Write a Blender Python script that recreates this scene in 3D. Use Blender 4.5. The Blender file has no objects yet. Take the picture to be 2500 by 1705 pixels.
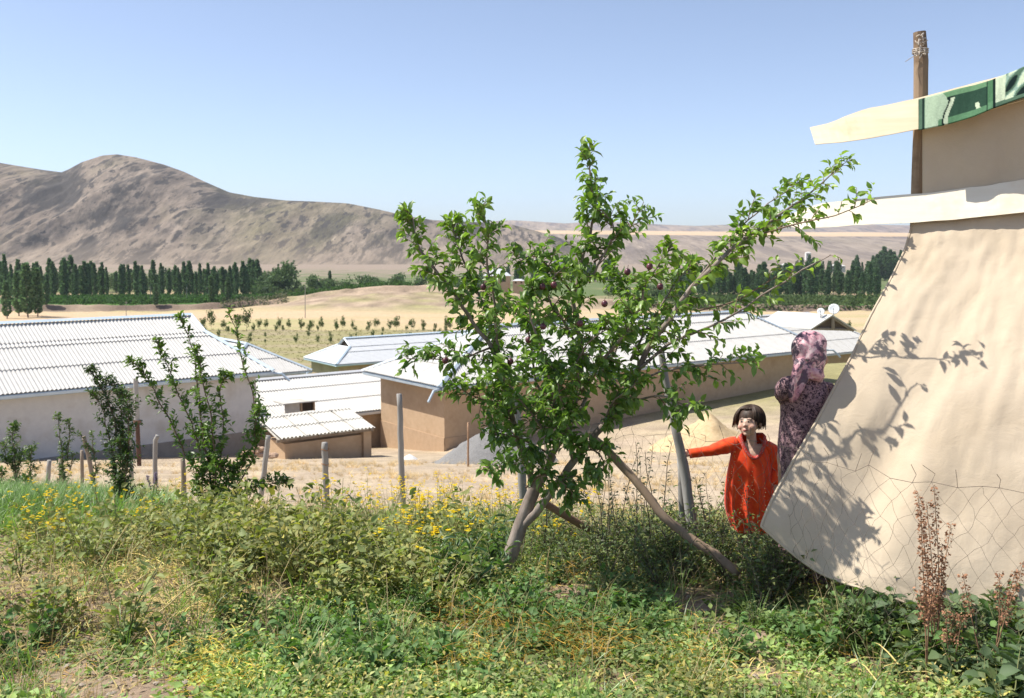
import bpy, bmesh, math, random
import numpy as np
from mathutils import Vector, Matrix, noise

sc = bpy.context.scene
COL = sc.collection
R = math.radians
random.seed(7)
rng = np.random.default_rng(7)

# ------------------------------------------------------------------ camera
HAZE = 0.00006
EYE = Vector((0, 0, 1.6))
FPX = 35 / 36 * 2500
PITCH = math.atan(252.5 / FPX)
cam_d = bpy.data.cameras.new("camera")
cam_d.lens = 35
cam_d.sensor_width = 36
cam_d.clip_start = 0.05
cam_d.clip_end = 30000
cam_d.dof.use_dof = True
cam_d.dof.focus_distance = 6.6
cam_d.dof.aperture_fstop = 5.6
cam = bpy.data.objects.new("camera", cam_d)
COL.objects.link(cam)
cam.location = EYE
cam.rotation_euler = (R(90) - PITCH, 0, 0)
sc.camera = cam

# ------------------------------------------------------------------ light
SUN_DIR = Vector((-0.564, 0.068, 0.82)).normalized()      # towards the sun
sun_d = bpy.data.lights.new("sun", 'SUN')
sun_d.energy = 4.8
sun_d.angle = R(0.53)
sun_d.color = (1.0, 0.955, 0.88)
sun = bpy.data.objects.new("sun", sun_d)
COL.objects.link(sun)
sun.rotation_euler = SUN_DIR.to_track_quat('Z', 'Y').to_euler()
world = bpy.data.worlds.new("World")
sc.world = world
world.use_nodes = True
wn = world.node_tree
bg = wn.nodes['Background']
sky = wn.nodes.new('ShaderNodeTexSky')
sky.sky_type = 'NISHITA'
sky.sun_disc = False
sky.sun_elevation = math.asin(SUN_DIR.z)
sky.sun_rotation = math.atan2(SUN_DIR.x, SUN_DIR.y)
sky.altitude = 2500
sky.air_density = 0.85
sky.dust_density = 6.0
sky.ozone_density = 3.0
hsv = wn.nodes.new('ShaderNodeHueSaturation')      # hazy summer sky
hsv.inputs['Saturation'].default_value = 0.83
wn.links.new(sky.outputs[0], hsv.inputs['Color'])
wn.links.new(hsv.outputs[0], bg.inputs[0])
bg.inputs[1].default_value = 0.142
sc.view_settings.view_transform = 'Standard'
sc.view_settings.look = 'None'
sc.view_settings.exposure = 0.5
sc.view_settings.gamma = 1.0
sc.cycles.max_bounces = 6
sc.cycles.transparent_max_bounces = 6

# ------------------------------------------------------------------ helpers
CP, SP = math.cos(PITCH), math.sin(PITCH)


def at(px, py, D):
    """World point seen at photograph pixel (px, py) at forward distance D."""
    a = (px - 1250) / FPX
    b = (852.5 - py) / FPX
    dy = CP + SP * b
    t = D / dy
    return Vector((a * t, D, EYE.z + (-SP + CP * b) * t))


def tag(o, label=None, cat=None, group=None, kind=None):
    if label: o['label'] = label
    if cat: o['category'] = cat
    if group: o['group'] = group
    if kind: o['kind'] = kind
    return o


def thing(name, label, cat, loc=(0, 0, 0), rz=0.0, group=None):
    o = bpy.data.objects.new(name, None)
    o.empty_display_size = 0.2
    COL.objects.link(o)
    o.location = loc
    o.rotation_euler = (0, 0, rz)
    return tag(o, label, cat, group)


def link(name, me, mat=None, parent=None, loc=None, world_space=True):
    """Link a mesh; geometry given in world space is moved into the parent's space."""
    o = bpy.data.objects.new(name, me)
    COL.objects.link(o)
    if mat is not None:
        me.materials.clear()
        for m in (mat if isinstance(mat, (list, tuple)) else [mat]):
            me.materials.append(m)
    if parent is not None:
        o.parent = parent
        if world_space:
            o.matrix_parent_inverse = world_of(parent).inverted()
    return o


def world_of(o):
    m = Matrix.LocRotScale(o.location, o.rotation_euler, o.scale)
    if o.parent is not None:
        m = world_of(o.parent) @ o.matrix_parent_inverse @ m
    return m


def copy_tree(o, parent=None):
    c = o.copy()
    COL.objects.link(c)
    if parent is not None:
        c.parent = parent
    for ch in list(o.children):
        copy_tree(ch, c)
    return c


class MB:
    """Collects vertices and faces for one mesh."""

    def __init__(self):
        self.v, self.f, self.c, self.m = [], [], [], []
        self.col = (1, 1, 1)
        self.mi = 0

    def add(self, vs, fs, col=None):
        n = len(self.v)
        self.v += [tuple(p) for p in vs]
        self.c += [col or self.col] * len(vs)
        self.f += [tuple(i + n for i in f) for f in fs]
        self.m += [self.mi] * len(fs)
        return n

    def quad(self, a, b, c, d):
        self.add([a, b, c, d], [(0, 1, 2, 3)])

    def box(self, o, ax, ay, az):
        o, ax, ay, az = Vector(o), Vector(ax), Vector(ay), Vector(az)
        vs = [o, o + ax, o + ax + ay, o + ay, o + az, o + ax + az, o + ax + ay + az, o + ay + az]
        self.add(vs, [(3, 2, 1, 0), (4, 5, 6, 7), (0, 1, 5, 4), (1, 2, 6, 5), (2, 3, 7, 6), (3, 0, 4, 7)])

    def tube(self, pts, rad, n=8, cap=True, jit=0.0, oval=1.0):
        pts = [Vector(p) for p in pts]
        if not hasattr(rad, '__len__'):
            rad = [rad] * len(pts)
        ref = Vector((0.13, 0.97, 0.21))
        rings, prev = [], None
        for i, p in enumerate(pts):
            a = pts[max(0, i - 1)]
            b = pts[min(len(pts) - 1, i + 1)]
            t = (b - a)
            if t.length < 1e-9: t = Vector((0, 0, 1))
            t.normalize()
            if prev is None:
                s = t.cross(ref)
                if s.length < .1: s = t.cross(Vector((1, 0, 0)))
            else:
                s = prev - t * prev.dot(t)
            s.normalize()
            prev = s
            w = t.cross(s)
            ring = []
            for k in range(n):
                an = 2 * math.pi * k / n
                r = rad[i] * (1 + jit * random.uniform(-1, 1))
                ring.append(p + s * (math.cos(an) * r) + w * (math.sin(an) * r * oval))
            rings.append(ring)
        vs = [q for r_ in rings for q in r_]
        fs = []
        for i in range(len(pts) - 1):
            for k in range(n):
                k2 = (k + 1) % n
                fs.append((i * n + k, i * n + k2, (i + 1) * n + k2, (i + 1) * n + k))
        if cap:
            fs.append(tuple(reversed(range(n))))
            fs.append(tuple((len(pts) - 1) * n + k for k in range(n)))
        self.add(vs, fs)

    def loft(self, rings, cap0=True, cap1=True, closed=True):
        n = len(rings[0])
        vs = [q for r_ in rings for q in r_]
        fs = []
        for i in range(len(rings) - 1):
            for k in range(n if closed else n - 1):
                k2 = (k + 1) % n
                fs.append((i * n + k, i * n + k2, (i + 1) * n + k2, (i + 1) * n + k))
        if cap0: fs.append(tuple(reversed(range(n))))
        if cap1: fs.append(tuple((len(rings) - 1) * n + k for k in range(n)))
        self.add(vs, fs)

    def mesh(self, name, smooth=False, tint=False):
        me = bpy.data.meshes.new(name)
        me.from_pydata(self.v, [], self.f)
        if any(self.m):
            me.polygons.foreach_set('material_index', self.m)
        if smooth:
            me.polygons.foreach_set('use_smooth', [True] * len(me.polygons))
        if tint:
            a = me.attributes.new('tint', 'FLOAT_COLOR', 'POINT')
            c = np.ones((len(self.v), 4), np.float32)
            c[:, :3] = np.array(self.c)
            a.data.foreach_set('color', c.ravel())
        me.update()
        return me

    def build(self, name, mat, parent=None, smooth=False, tint=False):
        return link(name, self.mesh(name, smooth, tint), mat, parent)


def np_mesh(name, V, F, tint=None, smooth=False):
    """Mesh from numpy vertices (N,3), faces (M,k) with one k, and per-vertex colours."""
    me = bpy.data.meshes.new(name)
    k = F.shape[1]
    me.vertices.add(len(V))
    me.vertices.foreach_set('co', np.ascontiguousarray(V, np.float32).ravel())
    me.loops.add(F.size)
    me.loops.foreach_set('vertex_index', np.ascontiguousarray(F, np.int32).ravel())
    me.polygons.add(len(F))
    me.polygons.foreach_set('loop_start', np.arange(0, F.size, k, dtype=np.int32))
    me.polygons.foreach_set('loop_total', np.full(len(F), k, np.int32))
    if smooth:
        me.polygons.foreach_set('use_smooth', np.ones(len(F), bool))
    if tint is not None:
        a = me.attributes.new('tint', 'FLOAT_COLOR', 'POINT')
        c = np.ones((len(V), 4), np.float32)
        c[:, :3] = tint
        a.data.foreach_set('color', c.ravel())
    me.update(calc_edges=True)
    me.validate()
    return me


# ------------------------------------------------------------------ materials
def new_mat(name, rough=0.8, spec=0.3):
    m = bpy.data.materials.new(name)
    m.use_nodes = True
    nt = m.node_tree
    b = nt.nodes['Principled BSDF']
    b.inputs['Roughness'].default_value = rough
    b.inputs['Specular IOR Level'].default_value = spec
    return m, nt, b


def N(nt, kind, **kw):
    n = nt.nodes.new(kind)
    for k, v in kw.items():
        setattr(n, k, v)
    return n


def ramp(nt, fac, stops):
    r = N(nt, 'ShaderNodeValToRGB')
    el = r.color_ramp.elements
    while len(el) < len(stops): el.new(0.5)
    for e, (p, c) in zip(el, stops):
        e.position = p
        e.color = (c[0], c[1], c[2], 1) if hasattr(c, '__len__') else (c, c, c, 1)
    nt.links.new(fac, r.inputs[0])
    return r.outputs[0]


def tex(nt, scale, detail=5, rough=0.6, coord='Object', stretch=None, kind='ShaderNodeTexNoise', dist=0.0):
    tc = N(nt, 'ShaderNodeTexCoord')
    src = tc.outputs[coord]
    if stretch:
        mp = N(nt, 'ShaderNodeMapping')
        mp.inputs['Scale'].default_value = stretch
        nt.links.new(src, mp.inputs[0])
        src = mp.outputs[0]
    t = N(nt, kind)
    t.inputs['Scale'].default_value = scale
    if kind == 'ShaderNodeTexNoise':
        t.inputs['Detail'].default_value = detail
        t.inputs['Roughness'].default_value = rough
        t.inputs['Distortion'].default_value = dist
    nt.links.new(src, t.inputs['Vector'])
    return t


def mix(nt, fac, a, b, mode='MIX'):
    m = N(nt, 'ShaderNodeMix', data_type='RGBA', blend_type=mode)
    for val, idx in ((fac, 0), (a, 6), (b, 7)):
        if hasattr(val, 'is_output') or isinstance(val, bpy.types.NodeSocket):
            nt.links.new(val, m.inputs[idx])
        elif idx == 0:
            m.inputs[0].default_value = val
        else:
            m.inputs[idx].default_value = (val[0], val[1], val[2], 1)
    return m.outputs[2]


def bump(nt, b, height, strength=0.4, dist=0.02):
    n = N(nt, 'ShaderNodeBump')
    n.inputs['Strength'].default_value = strength
    n.inputs['Distance'].default_value = dist
    nt.links.new(height, n.inputs['Height'])
    nt.links.new(n.outputs[0], b.inputs['Normal'])


def mottled(name, c0, c1, scale=6, rough=0.85, spec=0.2, stretch=None, b_str=0.3, b_dist=0.01, c2=None, s2=1.2, coord='Object'):
    """Two tones of one colour over noise, with wear (c2) in larger patches."""
    m, nt, b = new_mat(name, rough, spec)
    t = tex(nt, scale, 6, 0.62, coord, stretch)
    col = ramp(nt, t.outputs['Fac'], [(0.32, c0), (0.68, c1)])
    if c2 is not None:
        t2 = tex(nt, s2, 4, 0.6, coord)
        f = ramp(nt, t2.outputs['Fac'], [(0.52, 0.0), (0.68, 1.0)])
        col = mix(nt, f, col, c2)
    nt.links.new(col, b.inputs['Base Color'])
    bump(nt, b, t.outputs['Fac'], b_str, b_dist)
    return m


def leaf_mat(name, rough=0.45, trans=0.35, spec=0.45, warm=(1.25, 1.5, 0.5)):
    m, nt, b = new_mat(name, rough, spec)
    a = N(nt, 'ShaderNodeAttribute', attribute_name='tint')
    nt.links.new(a.outputs['Color'], b.inputs['Base Color'])
    tl = N(nt, 'ShaderNodeBsdfTranslucent')
    tc = mix(nt, 1.0, a.outputs['Color'], warm, 'MULTIPLY')
    nt.links.new(tc, tl.inputs['Color'])
    mx = N(nt, 'ShaderNodeMixShader')
    mx.inputs[0].default_value = trans
    nt.links.new(b.outputs[0], mx.inputs[1])
    nt.links.new(tl.outputs[0], mx.inputs[2])
    nt.links.new(mx.outputs[0], nt.nodes['Material Output'].inputs[0])
    return m


def tint_mat(name, rough=0.9, spec=0.15, scale=8.0, amp=0.35, b_str=0.5, b_dist=0.03, coord='Object'):
    """Colour from the mesh's own attribute, broken up by noise."""
    m, nt, b = new_mat(name, rough, spec)
    a = N(nt, 'ShaderNodeAttribute', attribute_name='tint')
    t = tex(nt, scale, 8, 0.65, coord)
    f = ramp(nt, t.outputs['Fac'], [(0.25, 1 - amp), (0.75, 1 + amp)])
    nt.links.new(mix(nt, 1.0, a.outputs['Color'], f, 'MULTIPLY'), b.inputs['Base Color'])
    bump(nt, b, t.outputs['Fac'], b_str, b_dist)
    return m


def smooth01(a, b, x):
    t = np.clip((x - a) / (b - a), 0, 1)
    return t * t * (3 - 2 * t)


# ------------------------------------------------------------------ ground
GP_Y = np.array([-40, -8, 0, 4, 8, 11, 14, 20, 30, 36, 41, 50, 60, 80, 110, 170, 280, 350, 390, 398, 400.5, 410, 470, 545, 800, 1300, 1700, 9000])
GP_Z = np.array([2.6, .6, 0, -.4, -.85, -1.45, -2.15, -3.4, -5.15, -6.25, -7.15, -8.5, -9.6, -11.2, -13.2, -17.3, -21.4, -22.9, -24.3, -24.3, -22.3, -22.3, -24.3, -26.4, -29, -30.5, -31, -40])


def fbm(x, y, s, o=0.0, octv=3):
    return noise.fractal(Vector((x * s + o, y * s - o, o * .7)), 0.9, 2.1, octv)


def g_base(x, y):
    z = float(np.interp(y, GP_Y, GP_Z))
    if y < 60:
        # the hillside climbs gently to the right near the shed
        z += 0.10 * max(0.0, min(1.0, (x - 0.8) / 1.8)) * max(0.0, min(1.0, (9 - y) / 3))
    # level terrace on which the brown house stands
    if 24 < y < 84 and x > -9:
        zt = -7.3 + .05 * max(0, x) - 3.5 * max(0, min(1, (-2.5 - x) / 4.0)) - 6 * max(0, (y - 66) / 18)
        d_ = z - zt
        z = zt + .5 * (d_ + math.sqrt(d_ * d_ + .06))
    # bare mound in the valley, to the right of the stubble field
    if 150 < y < 700:
        dx, dy = (x + 46) / 50.0, (y - 398) / 40.0
        d2 = dx * dx + dy * dy
        z += 7.6 * math.exp(-d2 * 1.15)
        dx, dy = (x - 18) / 60.0, (y - 420) / 50.0
        z += 1.8 * math.exp(-(dx * dx + dy * dy))
    return z


def ground_z(x, y):
    z = g_base(x, y)
    if y < 60:
        k = 1.0 if y < 14 else max(0.25, 1 - (y - 14) / 30)
        z += k * (0.10 * fbm(x, y, 0.55, 3.1) + 0.035 * fbm(x, y, 2.3, 9.7) + 0.012 * fbm(x, y, 8.0, 1.7, 2))
    else:
        z += 0.35 * fbm(x, y, 0.03, 5.0)
        if 380 < y < 408:
            z += 0.7 * fbm(x, y, 0.12, 2.0)
    return z


# ------------------------------------------------------------------ the ground sheet
def build_ground():
    rows = np.concatenate([np.arange(-30, 3.5, 1.2), np.arange(3.5, 13, .11), np.arange(13, 60, .45), np.arange(60, 200, 1.6),
                           np.arange(200, 384, 2.2), np.arange(384, 412, .8), np.arange(412, 600, 3), np.arange(600, 1500, 12), [1600, 1800, 2200]])
    cols = np.linspace(-0.86, 0.86, 270)
    V, C = [], []
    soil = np.array((.29, .215, .15))
    dry = np.array((.41, .325, .235))
    straw = np.array((.47, .375, .255))
    stubble = np.array((.55, .40, .25))
    orch = np.array((.30, .27, .13))
    green = np.array((.10, .20, .045))
    valley = np.array((.12, .16, .06))
    crop = np.array((.07, .14, .045))
    bank = np.array((.17, .125, .095))
    mound = np.array((.37, .28, .20))
    hillc = np.array((.30, .235, .18))

    def lerp(a, b, t):
        t = max(0., min(1., t))
        return a + (b - a) * t
    for y in rows:
        for c in cols:
            x = c * (y + 9) if y > 0 else c * (9 - y * .5)
            n1 = fbm(x, y, .9, 4.0)
            V.append((x, y, ground_z(x, y)))
            if y < 60:
                d = y + 1.2 * fbm(x, y, .35, 8.0)
                col = lerp(soil, dry, (d - 9.5) / 2.5)
                col = lerp(col, straw, .5 + 1.1 * fbm(x, y, .5, 6.0)) if d > 10 else col
                col = col * (1 + .16 * n1)
                if y > 44:
                    col = lerp(col, orch, (y - 46) / 8 + .4 * n1)
            else:
                n2 = fbm(x, y, .045, 2.2)
                d = y + 9 * fbm(x, y, .02, 3.3)
                if d < 108:
                    col = lerp(orch, green, .9 + n2 * .5 if (-42 < x < -12 and 70 < y < 108) else -.2 + n2)
                elif d < 116:
                    col = lerp(straw * .8, orch, .3)
                elif d < 268:
                    fur = .5 + .5 * math.sin((y + .12 * x) * .33)
                    col = lerp(orch, straw * .75, .75 * fur + .5 * n2 - .1)
                    if x > 60: col = lerp(col, straw, .4)
                elif y < 390:
                    col = lerp(stubble, orch * 1.3, 1.1 * fbm(x * .35, y, .03, 7.7) + .12)
                elif y < 404:
                    col = lerp(bank, mound, .35 + .9 * fbm(x, y, .09, 1.0))
                elif y < 480:
                    col = lerp(crop, green, .4 + n2)
                elif y < 700:
                    col = lerp(valley, stubble * .8, -.05 + 1.5 * fbm(x, y, .012, 9.1))
                else:
                    col = lerp(valley, hillc, (y - 800) / 500 + n2)
                if 150 < y < 700:
                    dx, dy = (x + 46) / 50.0, (y - 398) / 40.0
                    m = math.exp(-(dx * dx + dy * dy) * 1.0)
                    dx, dy = (x - 18) / 60.0, (y - 420) / 50.0
                    m = max(m, .6 * math.exp(-(dx * dx + dy * dy)))
                    col = lerp(col, lerp(mound, orch, .1 + 1.2 * fbm(x, y * 1.5, .06, 8.1)) * (1 + .45 * fbm(x, y, .16, 4.4)), (m - .2) * 4)
            C.append(col)
    nr, nc = len(rows), len(cols)
    i = np.arange((nr - 1) * (nc - 1))
    r_, c_ = i // (nc - 1), i % (nc - 1)
    a = r_ * nc + c_
    F = np.stack([a, a + 1, a + nc + 1, a + nc], 1)
    me = np_mesh('ground', np.array(V), F, np.clip(np.array(C), 0.01, .8), True)
    m, nt, b = new_mat('earth', .95, .1)
    at_ = N(nt, 'ShaderNodeAttribute', attribute_name='tint')
    t1 = tex(nt, 16, 9, .7)
    t2 = tex(nt, 1.1, 6, .65)
    f1 = ramp(nt, t1.outputs['Fac'], [(.28, .62), (.72, 1.34)])
    f2 = ramp(nt, t2.outputs['Fac'], [(.3, .8), (.7, 1.2)])
    col = mix(nt, 1, mix(nt, 1, at_.outputs['Color'], f1, 'MULTIPLY'), f2, 'MULTIPLY')
    nt.links.new(col, b.inputs['Base Color'])
    bump(nt, b, t1.outputs['Fac'], .6, .03)
    o = link('ground', me, m)
    tag(o, 'dry earth slope falling away to the fields of the valley', kind='structure')


build_ground()


# ------------------------------------------------------------------ hills
def hill(name, label, sil, D0, Dr, Db, z0, mat, nx=300, nt_=90, relief=1.0, top_flat=0.0, fq=1.0, seed=0.0):
    """A range seen from the valley: foot at distance D0, crest at Dr (its outline given in pixels), back falling to Db."""
    sx = np.array([s[0] for s in sil], float)
    sy = np.array([s[1] for s in sil], float)
    V = []
    xs = np.linspace(sx[0], sx[-1], nx)
    tt = np.concatenate([np.linspace(0, 1, nt_), np.linspace(1.04, 1.6, 14)])
    for px in xs:
        py = np.interp(px, sx, sy)
        top = at(px, py, Dr)
        H = top.z - z0
        for t in tt:
            if t <= 1:
                y = D0 + (Dr - D0) * t
                prof = (.62 * t + .38 * t * t * (3 - 2 * t)) if top_flat == 0 else t ** top_flat
                env = min(1, t * 4) * (1 - t ** 3)
            else:
                y = Dr + (Db - Dr) * (t - 1) / .6
                prof = 1 - ((t - 1) / .6) ** 1.3 * .8
                env = min(1, (t - 1) * 6)
            x = top.x * (.35 + .65 * y / Dr) if False else top.x * y / Dr
            wx = x + 90 * fbm(x, y, .0016 * fq, seed) + .55 * (y - Dr) * math.sin(x * .0035 * fq + seed)
            a1 = 1 - abs(noise.noise(Vector((wx * .0042 * fq + seed, y * .0004 * fq, seed))))
            a2 = 1 - abs(noise.noise(Vector((wx * .0105 * fq + seed, y * .0009 * fq, 3 + seed))))
            a3 = fbm(x, y * .22, .022 * fq, 5 + seed, 4)
            a4 = 1 - abs(noise.noise(Vector((wx * .026 * fq + seed, y * .0026 * fq, 9 + seed))))
            d = relief * H * ((a1 * a1 - .58) * .19 + (a2 * a2 - .58) * .15 + (a4 * a4 - .58) * .075 + a3 * .055)
            V.append((x, y, z0 + H * prof + d * env))
    n2 = len(tt)
    i = np.arange((nx - 1) * (n2 - 1))
    r_, c_ = i // (n2 - 1), i % (n2 - 1)
    a = r_ * n2 + c_
    F = np.stack([a, a + n2, a + n2 + 1, a + 1], 1)
    me = np_mesh(name, np.array(V), F, None, True)
    o = link(name, me, mat)
    return tag(o, label, kind='structure')


def hill_mat(name, light, mid, dark, olive, k=1.0, dark_at=.535):
    m, nt, b = new_mat(name, .95, .08)
    t1 = tex(nt, .0055 * k, 9, .62, stretch=(1, .1, .8))
    t2 = tex(nt, .011 * k, 10, .70, stretch=(1, .1, .8))
    t3 = tex(nt, .0026 * k, 5, .55, stretch=(1, .5, 1))
    t4 = tex(nt, .08 * k, 6, .7, stretch=(1, .1, .8))
    c = ramp(nt, t1.outputs['Fac'], [(.36, mid), (.62, light)])
    f = ramp(nt, t2.outputs['Fac'], [(dark_at - .05, 0.0), (dark_at + .035, .95)])
    c = mix(nt, f, c, dark)
    f = ramp(nt, t3.outputs['Fac'], [(.52, 0.0), (.66, .6)])
    c = mix(nt, f, c, olive)
    f = ramp(nt, t4.outputs['Fac'], [(.32, .62), (.68, 1.3)])
    c = mix(nt, 1.0, c, f, 'MULTIPLY')
    t5 = tex(nt, .06 * k, 6, .66, stretch=(1, .1, .8))
    f = ramp(nt, t5.outputs['Fac'], [(.54, 0.0), (.57, .9)])
    c = mix(nt, f, c, dark)
    tc = N(nt, 'ShaderNodeTexCoord')
    sx = N(nt, 'ShaderNodeSeparateXYZ')
    nt.links.new(tc.outputs['Object'], sx.inputs[0])
    ml = N(nt, 'ShaderNodeMath', operation='MULTIPLY_ADD')
    nt.links.new(t1.outputs['Fac'], ml.inputs[0])
    ml.inputs[1].default_value = 90.0
    nt.links.new(sx.outputs['Z'], ml.inputs[2])
    foot = N(nt, 'ShaderNodeMapRange')
    foot.inputs[1].default_value = 5.0
    foot.inputs[2].default_value = 70.0
    foot.inputs[3].default_value = .45
    foot.inputs[4].default_value = 0.0
    nt.links.new(ml.outputs[0], foot.inputs[0])
    c = mix(nt, foot.outputs[0], c, (light[0] * 1.1, light[1] * 1.08, light[2] * 1.02))
    nt.links.new(c, b.inputs['Base Color'])
    bump(nt, b, t2.outputs['Fac'], 1.0, 9.0 / k)
    return m


big = hill_mat('brown_hillside', (.315, .253, .196), (.185, .146, .114), (.062, .055, .050), (.20, .18, .095))
hill('hill', 'broad brown rocky hill rising behind the poplars',
     [(-500, 330), (-250, 372), (0, 398), (60, 408), (110, 416), (150, 421), (165, 415), (200, 396), (250, 380), (285, 377), (330, 384), (400, 402), (450, 420), (500, 444), (560, 470), (620, 481), (700, 490), (760, 492), (850, 497), (930, 513), (990, 527), (1060, 538), (1150, 542), (1250, 549), (1350, 575), (1450, 612), (1560, 650)],
     1720, 2300, 3100, -32.5, big, 480, 150, .52, seed=1.3)
mid = hill_mat('grey_hillside', (.33, .27, .215), (.27, .215, .175), (.17, .14, .125), (.26, .225, .15), .7, .57)
hill('hill', 'low grey hillside under the pale flat terrace',
     [(900, 578), (1100, 572), (1180, 570), (1300, 571), (1500, 573), (1700, 575), (1900, 578), (2100, 582), (2300, 584), (2600, 580), (3000, 575)],
     1700, 2700, 5200, -34, mid, 200, 60, .55, seed=4.1)
tan = mottled('terrace_stubble', (.52, .36, .21), (.60, .45, .30), .004, .95, .05, b_str=0)
ter = MB()
pl = []
for px in np.linspace(900, 3000, 60):
    wob = 2.2 * fbm(px, 0, .006, 3)
    a = at(px, 576 - 4 * math.exp(-((px - 1350) / 300.) ** 2) + wob * .3, 2760)
    b_ = at(px, 563 + .006 * (px - 1300) + wob, 4300)
    pl.append((a + Vector((0, 0, -2)), b_))
for (a, b_), (c, d) in zip(pl[:-1], pl[1:]):
    ter.quad(a, c, d, b_)
tag(ter.build('terrace_field', tan), 'pale stubble terrace along the far side of the valley', kind='structure')
far = hill_mat('far_hills', (.36, .28, .22), (.28, .215, .18), (.17, .14, .14), (.30, .26, .18), .4, .58)
hill('hill', 'far line of low rounded hills on the horizon',
     [(700, 560), (900, 549), (1060, 541), (1150, 543), (1250, 538), (1290, 540), (1380, 546), (1450, 541), (1560, 545), (1620, 549), (1700, 552), (1800, 548), (1900, 549), (2000, 553), (2100, 548), (2240, 551), (2500, 545), (3000, 540)],
     4300, 6200, 8000, -40, far, 260, 60, .8, fq=.5, seed=7.7)
# ------------------------------------------------------------------ houses
white_plaster = mottled('white_plaster', (.64, .62, .59), (.72, .70, .66), 3, .9, .15, c2=(.55, .51, .45), s2=.6)
mud_plaster = mottled('mud_plaster', (.47, .335, .215), (.53, .385, .255), 4, .95, .08, b_str=.5, c2=(.43, .30, .19), s2=.8)
grey_plinth = mottled('grey_plinth', (.30, .27, .235), (.38, .345, .30), 3, .95, .1)
slate = mottled('cement_sheet', (.56, .54, .50), (.65, .63, .59), 2.5, .85, .2, b_str=.15, c2=(.44, .42, .375), s2=.7)
slate_old = mottled('weathered_sheet', (.50, .48, .43), (.62, .60, .55), 2.2, .9, .15, c2=(.40, .36, .30), s2=.9)
tin = mottled('galvanised_tin', (.55, .56, .565), (.63, .64, .645), 2, .55, .35, b_str=.1)
blue_trim = mottled('pale_blue_painted_tin', (.50, .60, .68), (.60, .70, .77), 3, .45, .45, b_str=.1)
grey_trim = mottled('grey_blue_tin', (.38, .45, .50), (.50, .57, .62), 3, .45, .45, b_str=.1)
old_wood = mottled('weathered_wood', (.21, .165, .125), (.33, .27, .21), 9, .9, .15, stretch=(1, 1, .12), b_str=.5)
grey_wood = mottled('grey_post_wood', (.25, .235, .215), (.38, .36, .33), 9, .9, .15, stretch=(1, 1, .12), b_str=.6)
dark_gap = mottled('dark_roof_space', (.05, .04, .03), (.08, .06, .045), 4, .95, .05)


def corr_sheet(wx, wy, amp=.026, pitch=.15, seg=5, thick=.0):
    """Corrugated sheet mesh in its own plane: x along the eave, y up the slope."""
    n = max(2, int(round(wx / pitch * seg)))
    vs, fs = [], []
    for j, y in enumerate((0, wy)):
        for i in range(n + 1):
            x = wx * i / n
            vs.append((x, y, amp * math.cos(2 * math.pi * x / pitch) + (.034 if j == 0 else 0.0)))
    for i in range(n):
        fs.append((i, i + 1, n + 2 + i, n + 1 + i))
    me = bpy.data.meshes.new('roof_sheet')
    me.from_pydata(vs, [], fs)
    me.polygons.foreach_set('use_smooth', [True] * len(fs))
    return me


def sheet_face(roof, poly, mat, sw=1.05, sl=1.62, amp=.026, pitch=.15, first=0, name='roof_sheet', seg=5):
    """Tile one planar roof polygon (world points, first edge = eave) with corrugated sheets clipped to it."""
    P = [Vector(p) for p in poly]
    ex = (P[1] - P[0]).normalized()
    nrm = ex.cross(P[-1] - P[0]).normalized()
    ey = nrm.cross(ex)
    if nrm.z < 0:
        nrm = -nrm
    M = Matrix((ex, ey, nrm)).transposed().to_4x4()
    M.translation = P[0] + nrm * .045
    L = [(ex.dot(p - P[0]), ey.dot(p - P[0])) for p in P]
    xs = [q[0] for q in L]
    ys = [q[1] for q in L]
    full = {}
    inv = world_of(roof).inverted()
    y = -.06
    k = 0
    while y < max(ys) - .05:
        hgt = min(sl + .12, max(ys) - y)
        x = min(xs)
        while x < max(xs) - .02:
            w = min(sw + .075, max(xs) - x)
            cor = [(x, y), (x + w, y), (x + w, y + hgt), (x, y + hgt)]

            def inside(q):
                ok = True
                for i in range(len(L)):
                    a, b = L[i], L[(i + 1) % len(L)]
                    cr = (b[0] - a[0]) * (q[1] - a[1]) - (b[1] - a[1]) * (q[0] - a[0])
                    if cr < -.07 * math.hypot(b[0] - a[0], b[1] - a[1]): ok = False
                return ok
            ins = [inside(q) for q in cor]
            key = (round(w, 3), round(hgt, 3))
            if all(ins):
                if key not in full:
                    full[key] = corr_sheet(w, hgt, amp, pitch, seg)
                    full[key].materials.append(mat)
                me = full[key]
            else:
                me = corr_sheet(w, hgt, amp, pitch, seg)
                me.materials.append(mat)
                bm = bmesh.new()
                bm.from_mesh(me)
                for i in range(len(L)):
                    a, b = L[i], L[(i + 1) % len(L)]
                    if i == 0: continue
                    nn = Vector((b[1] - a[1], -(b[0] - a[0]), 0))
                    if nn.length < 1e-6: continue
                    bmesh.ops.bisect_plane(bm, geom=bm.verts[:] + bm.edges[:] + bm.faces[:], plane_co=(a[0] - x, a[1] - y, 0), plane_no=nn, clear_outer=True)
                if not bm.faces:
                    bm.free()
                    x += sw
                    continue
                bm.to_mesh(me)
                bm.free()
            o = bpy.data.objects.new(name, me)
            COL.objects.link(o)
            o.parent = roof
            o.matrix_local = inv @ M @ Matrix.Translation((x, y, random.uniform(0, .004)))
            x += sw
        y += sl
        k += 1


def cap_strip(mb, a, b, w=.16, h=.07):
    """An inverted-V metal capping along a ridge or hip."""
    a, b = Vector(a), Vector(b)
    d = (b - a).normalized()
    s = d.cross(Vector((0, 0, 1))).normalized()
    up = s.cross(d)
    for p0, p1 in ((a, b),):
        r0 = [p0 - s * w - up * (h * .8), p0 + up * h * .5, p0 + s * w - up * (h * .8), p0 - up * h * .9]
        r1 = [q + (p1 - p0) for q in r0]
        mb.loft([[q + up * .12 for q in r0], [q + up * .12 for q in r1]])


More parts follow.
